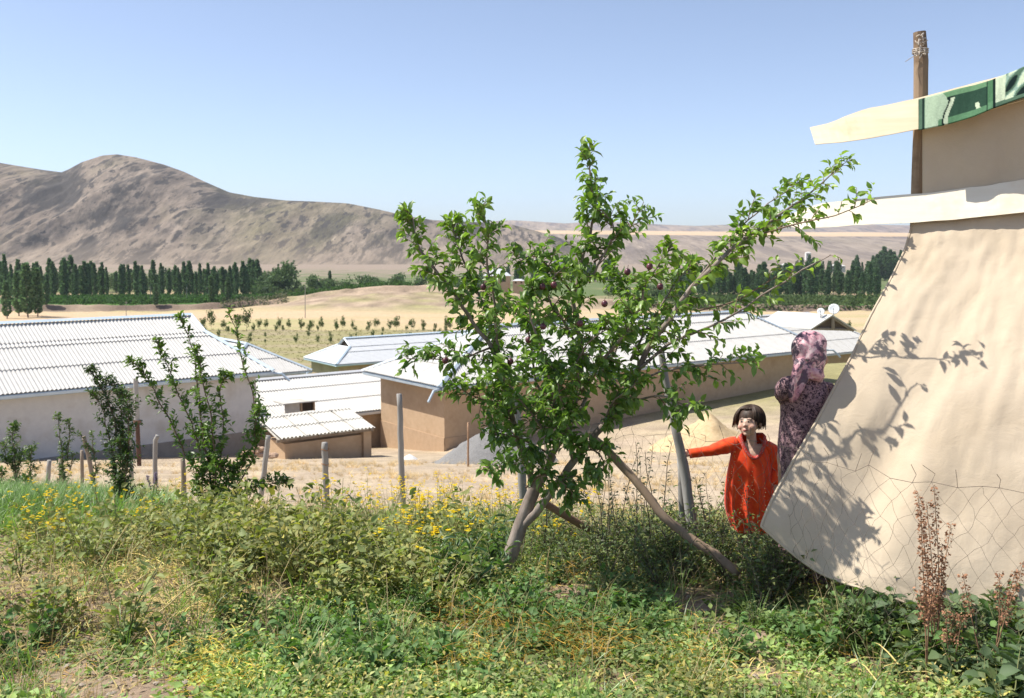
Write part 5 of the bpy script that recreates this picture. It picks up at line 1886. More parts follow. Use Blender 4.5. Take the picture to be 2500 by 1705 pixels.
# ground cover that nobody could count
def mat_proto(seed, kind):
    r = np.random.default_rng(seed)
    if kind == 'creep':
        n = 46
        a = r.uniform(0, 6.283, n); q = np.sqrt(r.uniform(0, 1, n)) * .15
        P = np.stack([np.cos(a) * q, np.sin(a) * q, r.uniform(.005, .085, n) * (1 - q * 3)], 1)
        D = np.stack([np.cos(a), np.sin(a), r.uniform(-.1, .7, n)], 1) + r.normal(size=(n, 3)) * .5
        U = r.normal(size=(n, 3)) * .4 + [0, 0, 1]
        L = r.uniform(.022, .048, n)
        return P, D, U, L, L * r.uniform(.5, .8, n), tints(n, (.20, .29, .10), .35, .12, r), L4
    if kind == 'fern':
        n = 60
        a = r.uniform(0, 6.283, n); q = np.sqrt(r.uniform(0, 1, n)) * .13
        P = np.stack([np.cos(a) * q, np.sin(a) * q, r.uniform(.01, .12, n)], 1)
        D = r.normal(size=(n, 3)) * [1, 1, .4] + [0, 0, .4]
        U = r.normal(size=(n, 3)) * .5 + [0, 0, 1]
        L = r.uniform(.016, .034, n)
        return P, D, U, L, L * .42, tints(n, (.27, .29, .12), .35, .25, r), L2
    if kind == 'grass':
        n = 30
        a = r.uniform(0, 6.283, n); q = np.sqrt(r.uniform(0, 1, n)) * .07
        P = np.stack([np.cos(a) * q, np.sin(a) * q, np.zeros(n)], 1)
        D = np.stack([np.cos(a) * .5, np.sin(a) * .5, np.ones(n)], 1) + r.normal(size=(n, 3)) * .3
        U = np.stack([-np.cos(a), -np.sin(a), np.full(n, .3)], 1)
        L = r.uniform(.10, .26, n)
        return P, D, U, L, np.full(n, .0045), tints(n, (.17, .28, .075), .3, .12, r), BLADE
    if kind == 'straw':
        n = 14
        a = r.uniform(0, 6.283, n)
        P = np.stack([r.normal(size=n) * .12, r.normal(size=n) * .12, r.uniform(.01, .07, n)], 1)
        D = np.stack([np.cos(a), np.sin(a), r.uniform(-.1, .35, n)], 1)
        U = r.normal(size=(n, 3)) * .3 + [0, 0, 1]
        L = r.uniform(.08, .24, n)
        return P, D, U, L, np.full(n, .0055), tints(n, (.48, .39, .16), .25, .05, r), BLADE
    if kind == 'stem':
        n = 9
        a = r.uniform(0, 6.283, n)
        P = np.stack([r.normal(size=n) * .07, r.normal(size=n) * .07, np.zeros(n)], 1)
        D = np.stack([np.cos(a) * .35, np.sin(a) * .35, np.ones(n)], 1)
        U = np.stack([-np.cos(a), -np.sin(a), np.full(n, .3)], 1)
        L = r.uniform(.15, .42, n)
        return P, D, U, L, np.full(n, .0042), tints(n, (.40, .32, .17), .4, .05, r), BLADE
    if kind == 'dodder':
        n = 70
        a = r.uniform(0, 6.283, n)
        P = np.stack([r.normal(size=n) * .09, r.normal(size=n) * .09, r.uniform(.02, .15, n)], 1)
        D = np.stack([np.cos(a), np.sin(a), r.uniform(-.5, .6, n)], 1)
        U = r.normal(size=(n, 3))
        L = r.uniform(.03, .085, n)
        return P, D, U, L, np.full(n, .0021), tints(n, (.60, .37, .07), .35, .05, r), BLADE
    if kind == 'litter':
        n = 16
        P = np.stack([r.normal(size=n) * .1, r.normal(size=n) * .1, r.uniform(.003, .012, n)], 1)
        D = r.normal(size=(n, 3)) * [1, 1, .1]
        U = r.normal(size=(n, 3)) * .3 + [0, 0, 1]
        L = r.uniform(.015, .05, n)
        return P, D, U, L, L * r.uniform(.1, .5, n), tints(n, (.30, .23, .13), .4, .1, r), L2


def cover(name, label, kind, pts, mat, smin=.8, smax=1.25, var=.18):
    """Many low plants joined into one mass."""
    protos = [mat_proto(s + 40, kind) for s in range(5)]
    parts = []
    pts = np.array([tuple(p) for p in pts])
    which = rng.integers(0, 5, len(pts))
    for w in range(5):
        Q = pts[which == w]
        if not len(Q): continue
        P, D, U, L, W, T, tpl = protos[w]
        n, k = len(Q), len(P)
        a = rng.uniform(0, 6.283, n)
        c, s = np.cos(a), np.sin(a)
        Rm = np.zeros((n, 3, 3)); Rm[:, 0, 0] = c; Rm[:, 0, 1] = -s; Rm[:, 1, 0] = s; Rm[:, 1, 1] = c; Rm[:, 2, 2] = 1
        sc_ = rng.uniform(smin, smax, n)
        Pw = np.einsum('nij,kj->nki', Rm, P) * sc_[:, None, None] + Q[:, None]
        Dw = np.einsum('nij,kj->nki', Rm, D)
        Uw = np.einsum('nij,kj->nki', Rm, U)
        Lw = (L[None] * sc_[:, None]).ravel(); Ww = (W[None] * sc_[:, None]).ravel()
        patch = np.array([1 + .5 * fbm(q[0], q[1], .9, 3.3) for q in Q])[:, None, None]
        Tw = np.clip(T[None] * patch * (1 + var * rng.uniform(-1, 1, (n, 1, 1))), .004, .85)
        parts.append(leaves_np(Pw.reshape(-1, 3), Dw.reshape(-1, 3), Uw.reshape(-1, 3), Lw, Ww, Tw.reshape(-1, 3), tpl))
    me = np_mesh(name, *join_np(parts))
    return tag(link(name, me, mat), label, kind='stuff')


def t_creep(a, b, x, D):
    v = .25 + .75 * smooth01(1430, 1500, b)
    v = v * (.18 if a < 720 and b < 1630 else 1)
    v *= .55 + .9 * max(0, min(1, .5 + 1.1 * fbm(x, D, .9, 5.5)))
    return float(v) * max(0, 1 - 1.15 * bare(a, b)) ** 2


cover('creeping_weeds', 'low creeping green weeds carpeting the near slope', 'creep', scatter_zone(2500, 3.7, 8.5, t_creep), LEAF_DULL)
cover('feathery_weeds', 'pale feathery weeds between the creeping leaves', 'fern', scatter_zone(1700, 3.7, 10.5, lambda a, b, x, D: (.45 + 1.1 * fbm(x, D, .8, 1.5)) * (.4 if a < 720 and 1390 < b < 1640 else 1) * max(0, 1 - 1.15 * bare(a, b)) ** 2), LEAF_DULL, .8, 1.4)


def t_grass(a, b, x, D):
    return max(1.2 * blob(a, b, 100, 1265, 230, 38), .55 * blob(a, b, 1300, 1380, 130, 50), .5 * blob(a, b, 2080, 1470, 170, 40), .35 * blob(a, b, 2050, 1620, 170, 60), .25 * blob(a, b, 1250, 1300, 260, 40), .10) * (1 - .8 * bare(a, b))


cover('grass', 'green grass growing between the weeds', 'grass', scatter_zone(750, 3.7, 11, t_grass), LEAF, .7, 1.3)
cover('tall_grass', 'bright tall grass at the left edge of the plot', 'grass', scatter_zone(2300, 8.5, 14.5, lambda a, b, x, D: blob(a, b, 60, 1262, 250, 30) * (1 if a < 420 else .1)), LEAF, 1.1, 1.9)
cover('dry_straw', 'yellow dry stalks lying in the weeds', 'straw', scatter_zone(520, 4.2, 11, lambda a, b, x, D: max(.9 * blob(a, b, 330, 1450, 330, 130), .35 * blob(a, b, 900, 1480, 300, 90), .12)), STRAW, .7, 1.3)
cover('dry_stems', 'thin dry upright stems among the weeds', 'stem', scatter_zone(620, 3.9, 11.5, lambda a, b, x, D: .25 + .7 * blob(a, b, 400, 1420, 400, 130)), STRAW, .7, 1.2)
cover('dodder', 'orange dodder threads tangled over the weeds', 'dodder', scatter_zone(46, 3.7, 6.5, lambda a, b, x, D: max(blob(a, b, 530, 1690, 70, 30), blob(a, b, 1150, 1590, 60, 40), .9 * blob(a, b, 1420, 1600, 60, 45), .7 * blob(a, b, 1720, 1640, 60, 40), .6 * blob(a, b, 1130, 1660, 60, 30), .35 * blob(a, b, 1900, 1440, 60, 30), .008), 400), STRAW, .8, 1.5)
cover('leaf_litter', 'dry leaf litter and chaff on the bare soil', 'litter', scatter_zone(2600, 3.7, 11, lambda a, b, x, D: .35 + bare(a, b)), STRAW, .8, 1.3)
cover('yard_grass', 'dry grass tufts on the beige yard beyond the fence', 'grass', scatter_zone(2600, 11.0, 34, lambda a, b, x, D: max(.02, .35 + 1.2 * fbm(x, D, .25, 2.7))), leaf_mat('dry_grass', .8, .2, .1, (1.1, 1.05, .8)), .5, 1.0)
yg = bpy.data.objects['yard_grass'].data.attributes['tint']
buf = np.empty(len(yg.data) * 4, np.float32)
yg.data.foreach_get('color', buf)
buf = buf.reshape(-1, 4)
buf[:, :3] = buf[:, 1:2] * np.array([2.3, 1.75, .95])
yg.data.foreach_set('color', buf.ravel())

# small stones and clods on the bare patches
pebble = mottled('pebble', (.30, .25, .20), (.42, .36, .29), 20, .9, .15)
pm = MB()
for p in scatter_zone(420, 3.7, 9, lambda a, b, x, D: .08 + bare(a, b)):
    s = random.uniform(.006, .022)
    rings = []
    for rr, h in ((.55, -.3), (1, .25), (.8, .7), (.25, .95)):
        rings.append([p + Vector((math.cos(i * 1.047) * s * rr * random.uniform(.75, 1.25), math.sin(i * 1.047) * s * rr * random.uniform(.75, 1.25), h * s * .8 + .008)) for i in range(6)])
    pm.loft(rings)
tag(pm.build('pebbles', pebble), 'small stones and crumbs of earth on the bare soil', kind='stuff')


# fallen yellow stalks on the left
FS = 'pale fallen stalks lying on the left slope'
rs = random.Random(9)
for k, (a, b, a2, b2) in enumerate(((40, 1500, 130, 1452), (130, 1455, 240, 1440), (230, 1450, 300, 1300), (250, 1510, 360, 1400), (330, 1560, 420, 1470), (390, 1540, 480, 1420), (455, 1500, 620, 1450), (520, 1440, 545, 1330), (610, 1520, 690, 1440), (700, 1480, 760, 1420), (820, 1470, 870, 1400), (150, 1590, 230, 1540), (560, 1600, 640, 1560), (30, 1600, 90, 1570), (900, 1440, 1000, 1400), (380, 1640, 470, 1600))):
    p, q = ground_at(a, b), None
    D2 = p.y + rs.uniform(.0, .25)
    q = at(a2, b2, D2)
    gz = ground_z(q.x, q.y)
    q.z = max(q.z, gz + .02)
    mid_ = p.lerp(q, .5) + Vector((rs.uniform(-.04, .04), 0, rs.uniform(-.03, .05)))
    P = resample(smooth_path([p + Vector((0, 0, .02)), mid_, q]), .04)
    m = MB()
    m.tube(P, [.0075 * (1 - .6 * i / len(P)) for i in range(len(P))], 6, jit=.06)
    for j in range(len(P) // 4, len(P), 4):
        d = Vector((rs.uniform(-1, 1), rs.uniform(-.5, .5), rs.uniform(.2, 1))).normalized()
        m.tube([P[j], P[j] + d * .05, P[j] + d * .09 + Vector((0, 0, -.01))], [.004, .003, .0015], 4)
    tag(m.build('fallen_stalk', stem_pale if k else stem_pale), ('thick ' if k % 3 == 0 else 'thin ') + 'pale yellow stalk ' + ('standing bent among the left weeds' if b - b2 > 80 else 'lying slanted on the left slope'), 'stalk', FS)

# dock plants with brown seed heads
def dock(px_, base_y, D, tips, label, scale=1.0, lowleaves=True):
    b0 = at(px_, base_y, D)
    b0.z = ground_z(b0.x, D)
    t = thing('dock_plant', label, 'dock plant', b0)
    sm = MB()
    P, Dd, U, L, T = [], [], [], [], []
    for (tx, ty, dd, st) in tips:
        e = at(tx, ty, dd)
        mid_ = b0.lerp(e, .5) + Vector((random.uniform(-.03, .03), 0, .02))
        pth = resample(smooth_path([b0, mid_, e]), .02)
        sm.tube(pth, [.0042 * (1 - .7 * i / len(pth)) for i in range(len(pth))], 5)
        for i in range(int(len(pth) * st), len(pth)):
            k_ = 9 if i % 3 else 12
            for _ in range(k_):
                a = random.uniform(0, 6.283)
                rr = random.uniform(.004, .02) * scale * (1.1 - .5 * i / len(pth))
                P.append(pth[i] + Vector((math.cos(a) * rr, math.sin(a) * rr, random.uniform(-.012, .012))))
                Dd.append(Vector((math.cos(a), math.sin(a), random.uniform(-.9, .3)))); U.append(Vector(rng.normal(size=3)))
                L.append(random.uniform(.010, .018)); T.append(np.array((.36, .19, .11)) * random.uniform(.5, 1.35))
    sm.build('stem', mottled('dock_stem%d' % int(tips[0][0] + tips[0][1]), (.22, .12, .07), (.32, .19, .11), 20), t)
    A = [np.array([tuple(a) for a in X]) for X in (P, Dd, U)]
    me = np_mesh('seed_heads', *leaves_np(*A, np.array(L), np.array(L) * .8, np.array(T), L2))
    tag(link('seed_heads', me, STRAW, t), kind='stuff')


dock(2290, 1480, 4.75, [(2240, 1200, 4.65, .30), (2280, 1190, 4.7, .32), (2262, 1230, 4.72, .35), (2322, 1280, 4.75, .45), (2300, 1330, 4.7, .5), (2248, 1250, 4.6, .4)], 'tall brown dock stalks with seed heads before the canvas')
dock(2265, 1620, 4.45, [(2262, 1415, 4.4, .62), (2285, 1430, 4.45, .66), (2245, 1440, 4.42, .7), (2275, 1450, 4.4, .7)], 'short reddish brown dock cluster below the tall dock', 1.5)
dock(2330, 1580, 4.5, [(2330, 1500, 4.5, .6), (2350, 1505, 4.45, .6), (2310, 1490, 4.5, .6)], 'low broken dock stalks right of the reddish cluster')
dock(2420, 1540, 4.4, [(2350, 1400, 4.45, .6), (2440, 1400, 4.4, .65), (2500, 1372, 4.35, .55), (2478, 1400, 4.4, .6)], 'slanting pale brown dock stalks at the right edge')
# ------------------------------------------------------------------ people
def ell(mb, c, r, q=None, n=18, k=12):
    c = Vector(c)
    rings = []
    for j in range(k + 1):
        a = math.pi * j / k
        rr = max(.02, math.sin(a))
        ring = []
        for w in np.linspace(0, 2 * math.pi, n + 1)[:-1]:
            p = Vector((math.cos(w) * rr * r[0], math.sin(w) * rr * r[1], -math.cos(a) * r[2]))
            if q is not None: p = q @ p
            ring.append(c + p)
        rings.append(ring)
    mb.loft(rings)


def cap(mb, a, b, ra, rb, n=14):
    a, b = Vector(a), Vector(b)
    d = (b - a).normalized()
    pts, rad = [], []
    for t in (-1, -.8, -.45, 0):
        pts.append(a + d * ra * t); rad.append(max(ra * .08, ra * math.sqrt(max(0, 1 - t * t))))
    for t in (0, .45, .8, 1):
        pts.append(b + d * rb * t); rad.append(max(rb * .08, rb * math.sqrt(max(0, 1 - t * t))))
    mb.tube(pts, rad, n)


def fuse(mb, name, voxel, it=3, lam=.5):
    """One continuous skin over overlapping volumes."""
    tmp = bpy.data.objects.new('fuse', mb.mesh('fuse'))
    COL.objects.link(tmp)
    md = tmp.modifiers.new('skin', 'REMESH')
    md.mode = 'VOXEL'
    md.voxel_size = voxel
    dg = bpy.context.evaluated_depsgraph_get()
    me = bpy.data.meshes.new_from_object(tmp.evaluated_get(dg))
    old = tmp.data
    bpy.data.objects.remove(tmp)
    bpy.data.meshes.remove(old)
    me.name = name
    n = len(me.vertices)
    co = np.empty(n * 3); me.vertices.foreach_get('co', co); co = co.reshape(-1, 3)
    ed = np.empty(len(me.edges) * 2, np.int64); me.edges.foreach_get('vertices', ed); ed = ed.reshape(-1, 2)
    deg = np.bincount(ed.ravel(), minlength=n)[:, None]
    for _ in range(it):
        acc = np.zeros_like(co)
        np.add.at(acc, ed[:, 0], co[ed[:, 1]]); np.add.at(acc, ed[:, 1], co[ed[:, 0]])
        co = co + lam * (acc / np.maximum(deg, 1) - co)
    me.vertices.foreach_set('co', co.ravel())
    me.polygons.foreach_set('use_smooth', np.ones(len(me.polygons), bool))
    me.update()
    return me, co


def paint(me, col):
    a = me.attributes.new('tint', 'FLOAT_COLOR', 'POINT')
    c = np.ones((len(me.vertices), 4), np.float32); c[:, :3] = col
    a.data.foreach_set('color', c.ravel())


def skin_mat(name):
    m, nt, b = new_mat(name, .5, .35)
    a = N(nt, 'ShaderNodeAttribute', attribute_name='tint')
    t = tex(nt, 60, 4)
    nt.links.new(mix(nt, 1, a.outputs['Color'], ramp(nt, t.outputs['Fac'], [(.3, .9), (.7, 1.08)]), 'MULTIPLY'), b.inputs['Base Color'])
    b.inputs['Subsurface Weight'].default_value = .15
    b.inputs['Subsurface Radius'].default_value = (.012, .005, .003)
    return m


SKIN = skin_mat('skin')
hair_m = mottled('dark_brown_hair', (.026, .015, .010), (.085, .050, .032), 60, .55, .35, stretch=(1, 1, .1), b_str=.3, b_dist=.004)


def hand(mb, wrist, d, side, palm_n, s=1.0, curl=.5):
    """Palm, four fingers and a thumb. d: along the hand, side: towards the thumb, palm_n: out of the palm."""
    d, side, pn = Vector(d).normalized(), Vector(side).normalized(), Vector(palm_n).normalized()
    w = Vector(wrist)
    for k in range(4):
        o = side * ((k - 1.5) * -.0145 * s)
        a = w + d * .012 * s + o * .6
        kn = w + d * (.052 - .003 * abs(k - 1.3)) * s + o
        cap(mb, a, kn, .0115 * s, .0085 * s, 10)
        ln = (.036, .042, .039, .029)[k] * s
        d1 = (d * math.cos(curl * .8) + pn * math.sin(curl * .8)).normalized()
        d2 = (d * math.cos(curl * 1.9) + pn * math.sin(curl * 1.9)).normalized()
        p1 = kn + d1 * ln * .55
        p2 = p1 + d2 * ln * .5
        cap(mb, kn, p1, .0075 * s, .0065 * s, 8)
        cap(mb, p1, p2, .0065 * s, .005 * s, 8)
    t0 = w + d * .014 * s + side * .016 * s
    t1 = t0 + (d * .5 + side * .8 + pn * .25).normalized() * .03 * s
    t2 = t1 + (d * .75 + side * .25 + pn * .6).normalized() * .026 * s
    cap(mb, t0, t1, .010 * s, .0078 * s, 8); cap(mb, t1, t2, .0075 * s, .0055 * s, 8)


def head_parts(mb, c, q, s=1.0, child=True):
    """Skull, face, nose, lips and ears; local -Y looks out of the face."""
    def L(x, y, z): return Vector(c) + q @ (Vector((x, y, z)) * s)
    def E(x, y, z, r): ell(mb, L(x, y, z), [a * s for a in r], q)
    E(0, .016, .028, (.070, .084, .074))
    E(0, -.024, -.010, (.066, .056, .064))
    E(0, -.030, -.048, (.052, .046, .040))
    E(0, -.058, -.074, (.018, .017, .015))
    for sx in (-1, 1):
        E(sx * .036, -.052, -.028, (.026, .024, .024))
        E(sx * .069, .012, -.008, (.009, .016, .022))
        E(sx * .027, -.066, .022, (.020, .010, .008))
        E(sx * .027, -.0665, .006, (.0115, .0085, .0075))
    E(0, -.083, -.018, (.009, .011, .009))
    E(0, -.076, -.004, (.006, .008, .016))
    for sx in (-1, 1): E(sx * .009, -.077, -.021, (.006, .007, .005))
    E(0, -.075, -.0455, (.017, .008, .0045)); E(0, -.073, -.0535, (.014, .008, .005))


def face_paint(co, c, q, s, base):
    """Skin with flushed cheeks, lips, brows and eyes, by position on the head."""
    inv = q.inverted()
    Rm = np.array(inv.to_matrix())
    l = (co - np.array(c)) @ Rm.T / s
    col = np.tile(np.array(base), (len(co), 1))
    x, y, z = l[:, 0], l[:, 1], l[:, 2]
    front = y < -.03
    def put(mask, c_, k):
        k = np.clip(k, 0, 1)[:, None] * (mask[:, None])
        col[:] = col * (1 - k) + np.array(c_) * k
    for sx in (-1, 1):
        d = np.hypot((x - sx * .036) / .022, (z + .026) / .018)
        put(front, (.60, .25, .18), .55 * np.exp(-d * d))
        d = np.hypot((x - sx * .026) / .0150, (z - .006) / .0060)
        put(front, (.30, .18, .14), (d < 1.2) * .6)
        put(front, (.42, .37, .33), (d < .72) * .85)
        d = np.hypot((x - sx * .0245) / .0068, (z - .0062) / .0072)
        put(front, (.018, .011, .009), (d < 1.0) * 1.0)
        d = np.hypot((x - sx * .027) / .020, (z - .0245 + .12 * abs(x - sx * .027) * 0) / .0042)
        put(front, (.045, .028, .02), (d < 1.0) * .9)
    d = np.hypot(x / .021, (z + .049) / .0085)
    put(y < -.055, (.48, .15, .125), (d < 1) * .8)
    return col


def hair_locks(mb, c, q, s, r=random):
    """A straight bob with a fringe: overlapping tapered locks combed from the crown."""
    def L(v): return Vector(c) + q @ (Vector(v) * s)
    rx, ry, rz = .086, .098, .090
    cz = .026
    n = 330
    for k in range(n):
        a = r.uniform(0, 2 * math.pi)
        dx, dy = math.cos(a), math.sin(a)
        front = -dy            # 1 = over the face
        crown = Vector((r.uniform(-.02, .02), .02 + r.uniform(-.02, .02), cz + rz))
        if front > .55 and abs(dx) < .75:
            end = r.uniform(.28, .41)      # fringe stops above the eyes
        else:
            end = r.uniform(.72, 1.02)
        pts, rad = [], []
        m = 9
        for i in range(m + 1):
            t = i / m * end
            th = t * 2.05
            if th < math.pi / 2:
                z = cz + rz * math.cos(th); rr = math.sin(th)
            else:
                z = cz - (th - math.pi / 2) * .15
                rr = 1.0 - .10 * (th - math.pi / 2)
            off = 1 + .03 * math.sin(k * 1.7)
            y = .014 + dy * rr * ry * off
            x = dx * rr * rx * off
            if z < -.01 and front > .2:      # keep the face clear
                x = math.copysign(max(abs(x), .076), x)
            sw_ = .030 * t * t * (1 if front > .3 else .25)
            wv_ = .016 * math.sin(k * 2.3) * t ** 3
            pts.append(L((x - sw_ + .006 * math.sin(k + 3 * t) + dx * wv_, y + dy * wv_, z)))
            rad.append(s * .0082 * (1 - .75 * (i / m) ** 3))
        mb.tube(pts, rad, 6, oval=.55)
    ell(mb, L((0, .020, .030)), [.081 * s, .090 * s, .085 * s], q)


def ring_ellipse(c, rx, ry, n, fold=0.0, nf=9, ph=0.0, rot=0.0):
    out = []
    for k in range(n):
        a = 2 * math.pi * k / n
        f = 1 + fold * (math.sin(nf * a + ph) + .5 * math.sin(nf * 1.7 * a + 2 * ph))
        x, y = math.cos(a) * rx * f, math.sin(a) * ry * f
        out.append(Vector(c) + Vector((x * math.cos(rot) - y * math.sin(rot), x * math.sin(rot) + y * math.cos(rot), 0)))
    return out


def girl():
    D0 = 7.0
    W = lambda px, py, d=0.0: at(px, py, D0 + d)
    foot = W(1830, 1420); foot.z = ground_z(foot.x, D0)
    t = thing('person', 'small girl in bright red tunic with arm stretched to the post', 'person', foot)
    mb = MB()
    hc = W(1831, 1032)
    from mathutils import Euler
    hq = Euler((R(-7), R(-5), R(-38))).to_quaternion()
    head_parts(mb, hc, hq, 1.06)
    neck0, neck1 = W(1836, 1098, .02), W(1834, 1055, .02)
    cap(mb, neck0, neck1, .036, .034)
    sh_l, sh_r = W(1784, 1088, .02), W(1883, 1096, .02)
    cap(mb, sh_l, neck0, .036, .044); cap(mb, sh_r, neck0, .036, .044)
    chest, waist, hip = W(1834, 1120, .02), W(1832, 1180, .02), W(1828, 1235, .02)
    ell(mb, chest, (.118, .075, .10)); ell(mb, waist, (.098, .07, .12)); ell(mb, hip, (.105, .08, .10))
    for dx in (-1, 1):
        h = hip + Vector((dx * .05, 0, -.03))
        k = Vector((h.x, h.y - .02, foot.z + .31)); a = Vector((h.x, h.y + .02, foot.z + .06))
        cap(mb, h, k, .058, .042); cap(mb, k, a, .042, .026); cap(mb, a + Vector((0, .01, -.03)), a + Vector((dx * .015, -.10, -.035)), .026, .02)
    el_l, wr_l = W(1733, 1101, .03), W(1686, 1108, .04)
    cap(mb, sh_l, el_l, .030, .025); cap(mb, el_l, wr_l, .025, .018)
    hand(mb, wr_l, wr_l - el_l + Vector((0, 0, .01)), (0, 0, 1), (0, -1, 0), .86, .75)
    el_r, wr_r = W(1899, 1150, .0), W(1893, 1195, -.05)
    cap(mb, sh_r, el_r, .030, .025); cap(mb, el_r, wr_r, .025, .018)
    hand(mb, wr_r, wr_r - el_r, (-.3, -1, 0), (-1, .2, 0), .86, .5)
    me, co = fuse(mb, 'body', .0045, 3)
    col = face_paint(co, hc, hq, 1.06, (.66, .45, .34))
    paint(me, col)
    body = link('body', me, SKIN, t)
    hm = MB(); hair_locks(hm, hc, hq, 1.06); hm.build('hair', hair_m, t, smooth=True)
    # tunic: neckline, shoulders, gathered skirt
    red, nt, b = new_mat('red_orange_cloth', .75, .25)
    tt = tex(nt, 25, 5)
    nt.links.new(ramp(nt, tt.outputs['Fac'], [(.3, (.82, .040, .006)), (.7, (.92, .10, .014))]), b.inputs['Base Color'])
    b.inputs['Sheen Weight'].default_value = .25
    w_ = tex(nt, 300, 2)
    bump(nt, b, w_.outputs['Fac'], .25, .002)
    dm = MB()
    n = 96
    rings = []
    nk = W(1838, 1075, .0)
    # neckline: high behind the neck, low scoop in front
    def neck_ring(grow, drop):
        out = []
        for k in range(n):
            a = 2 * math.pi * k / n
            x, y = math.cos(a), math.sin(a)
            f = max(0, -y)
            z = nk.z + .030 - .140 * f ** 1.15 - drop + .012 * abs(x)
            out.append(Vector((nk.x + x * (.078 + grow) * (1 - .05 * f ** 2), nk.y + .02 + y * (.055 + grow * .8) - .022 * f, z)))
        return out
    rings.append(neck_ring(0, 0))
    rings.append(neck_ring(.012, .010))
    sh = []
    for k in range(n):
        a = 2 * math.pi * k / n
        x, y = math.cos(a), math.sin(a)
        sh.append(Vector((nk.x - .008 + x * .132, nk.y + .02 + y * .085, nk.z - .035 - .09 * max(0, -y) ** 1.5 - .02 * max(0, y))))
    rings.append(sh)
    for (py, l, r_, ry, fo) in ((1130, 1782, 1884, .095, .004), (1150, 1779, 1886, .105, .026), (1175, 1776, 1888, .118, .045), (1205, 1774, 1889, .128, .058), (1235, 1774, 1890, .135, .066), (1262, 1778, 1890, .14, .050), (1292, 1788, 1890, .14, .050)):
        a, b2 = W(l, py), W(r_, py)
        c = (a + b2) / 2
        rings.append(ring_ellipse((c.x, c.y + .02, c.z), (b2.x - a.x) / 2, ry, n, fo, 11, .6 + .002 * py))
    # hem turned under
    rings.append([p * 1 + Vector((0, 0, -.006)) for p in rings[-1]])
    rings.append([p + (Vector((W(1832, 1280).x, D0 + .02, p.z)) - p) * .05 + Vector((0, 0, .02)) for p in rings[-1]])
    dm.loft(rings, cap0=False, cap1=False)
    def sleeve(pts, rad, seed):
        P = resample([Vector(p) for p in pts], .012)
        m_ = len(P)
        rr = [np.interp(i / (m_ - 1), np.linspace(0, 1, len(rad)), rad) * (1 + .07 * fbm(i * .35, seed, 1, seed)) for i in range(m_)]
        dm.tube(P, rr, 20, jit=.02)
    sleeve([W(1800, 1082, .02), W(1778, 1088, .02), W(1735, 1101, .03), W(1683, 1108, .04)], [.052, .056, .042, .036, .034], 1)
    sleeve([W(1868, 1090, .02), W(1885, 1102, .02), W(1899, 1150, .0), W(1892, 1184, -.045)], [.050, .054, .042, .038, .040], 5)
    dress = dm.build('tunic', red, t, smooth=True)
    tm = MB()
    n0, n1 = neck_ring(-.002, -.003), neck_ring(.020, .018)
    n0b = [p + Vector((0, -.006, .004)) for p in n0]
    tm.loft([n0, n0b, [p + Vector((0, -.006, .003)) for p in n1], n1], cap0=False, cap1=False)
    trim_m, nt, b = new_mat('pink_embroidery', .6, .3)
    vt = tex(nt, 130, kind='ShaderNodeTexVoronoi')
    nt.links.new(ramp(nt, vt.outputs['Distance'], [(.1, (.62, .40, .36)), (.35, (.45, .10, .10)), (.6, (.58, .05, .03))]), b.inputs['Base Color'])
    tm.build('neckline_trim', trim_m, dress, smooth=True)
    gold, nt, b = new_mat('gold_sequin', .25, .5)
    b.inputs['Metallic'].default_value = .9
    g_ = tex(nt, 40)
    nt.links.new(ramp(nt, g_.outputs['Fac'], [(.3, (.8, .5, .18)), (.7, (.95, .72, .35))]), b.inputs['Base Color'])
    sm = MB()
    rs = random.Random(3)
    lines = [(1792, 1100, 1780, 1170), (1830, 1122, 1828, 1200), (1800, 1150, 1777, 1172), (1818, 1176, 1834, 1196), (1856, 1130, 1862, 1240), (1806, 1200, 1800, 1268)]
    for (x0, y0, x1, y1) in lines:
        for k in range(9):
            s = (k + rs.uniform(0, .8)) / 9
            px, py = x0 + (x1 - x0) * s + rs.uniform(-3, 3), y0 + (y1 - y0) * s
            ry = np.interp(py, [1100, 1130, 1175, 1235, 1280], [.085, .095, .118, .135, .14])
            half = np.interp(py, [1100, 1130, 1290], [50, 51, 58]); cx = 1833
            u = max(-.95, min(.95, (px - cx) / half))
            p = W(px, py); p.y = D0 + .02 - ry * math.sqrt(1 - u * u) * 1.045 - .004
            nn = Vector((u, -1, rs.uniform(-.2, .6))).normalized()
            q = nn.to_track_quat('Z', 'Y')
            r0 = .0038
            rg = [[p + q @ Vector((math.cos(a) * rr, math.sin(a) * rr, h)) for a in np.linspace(0, 6.283, 7)[:-1]] for rr, h in ((r0, 0), (r0 * .7, .0016))]
            sm.loft(rg)
    tag(sm.build('sequins', gold, dress), kind='stuff')
    return t


girl()


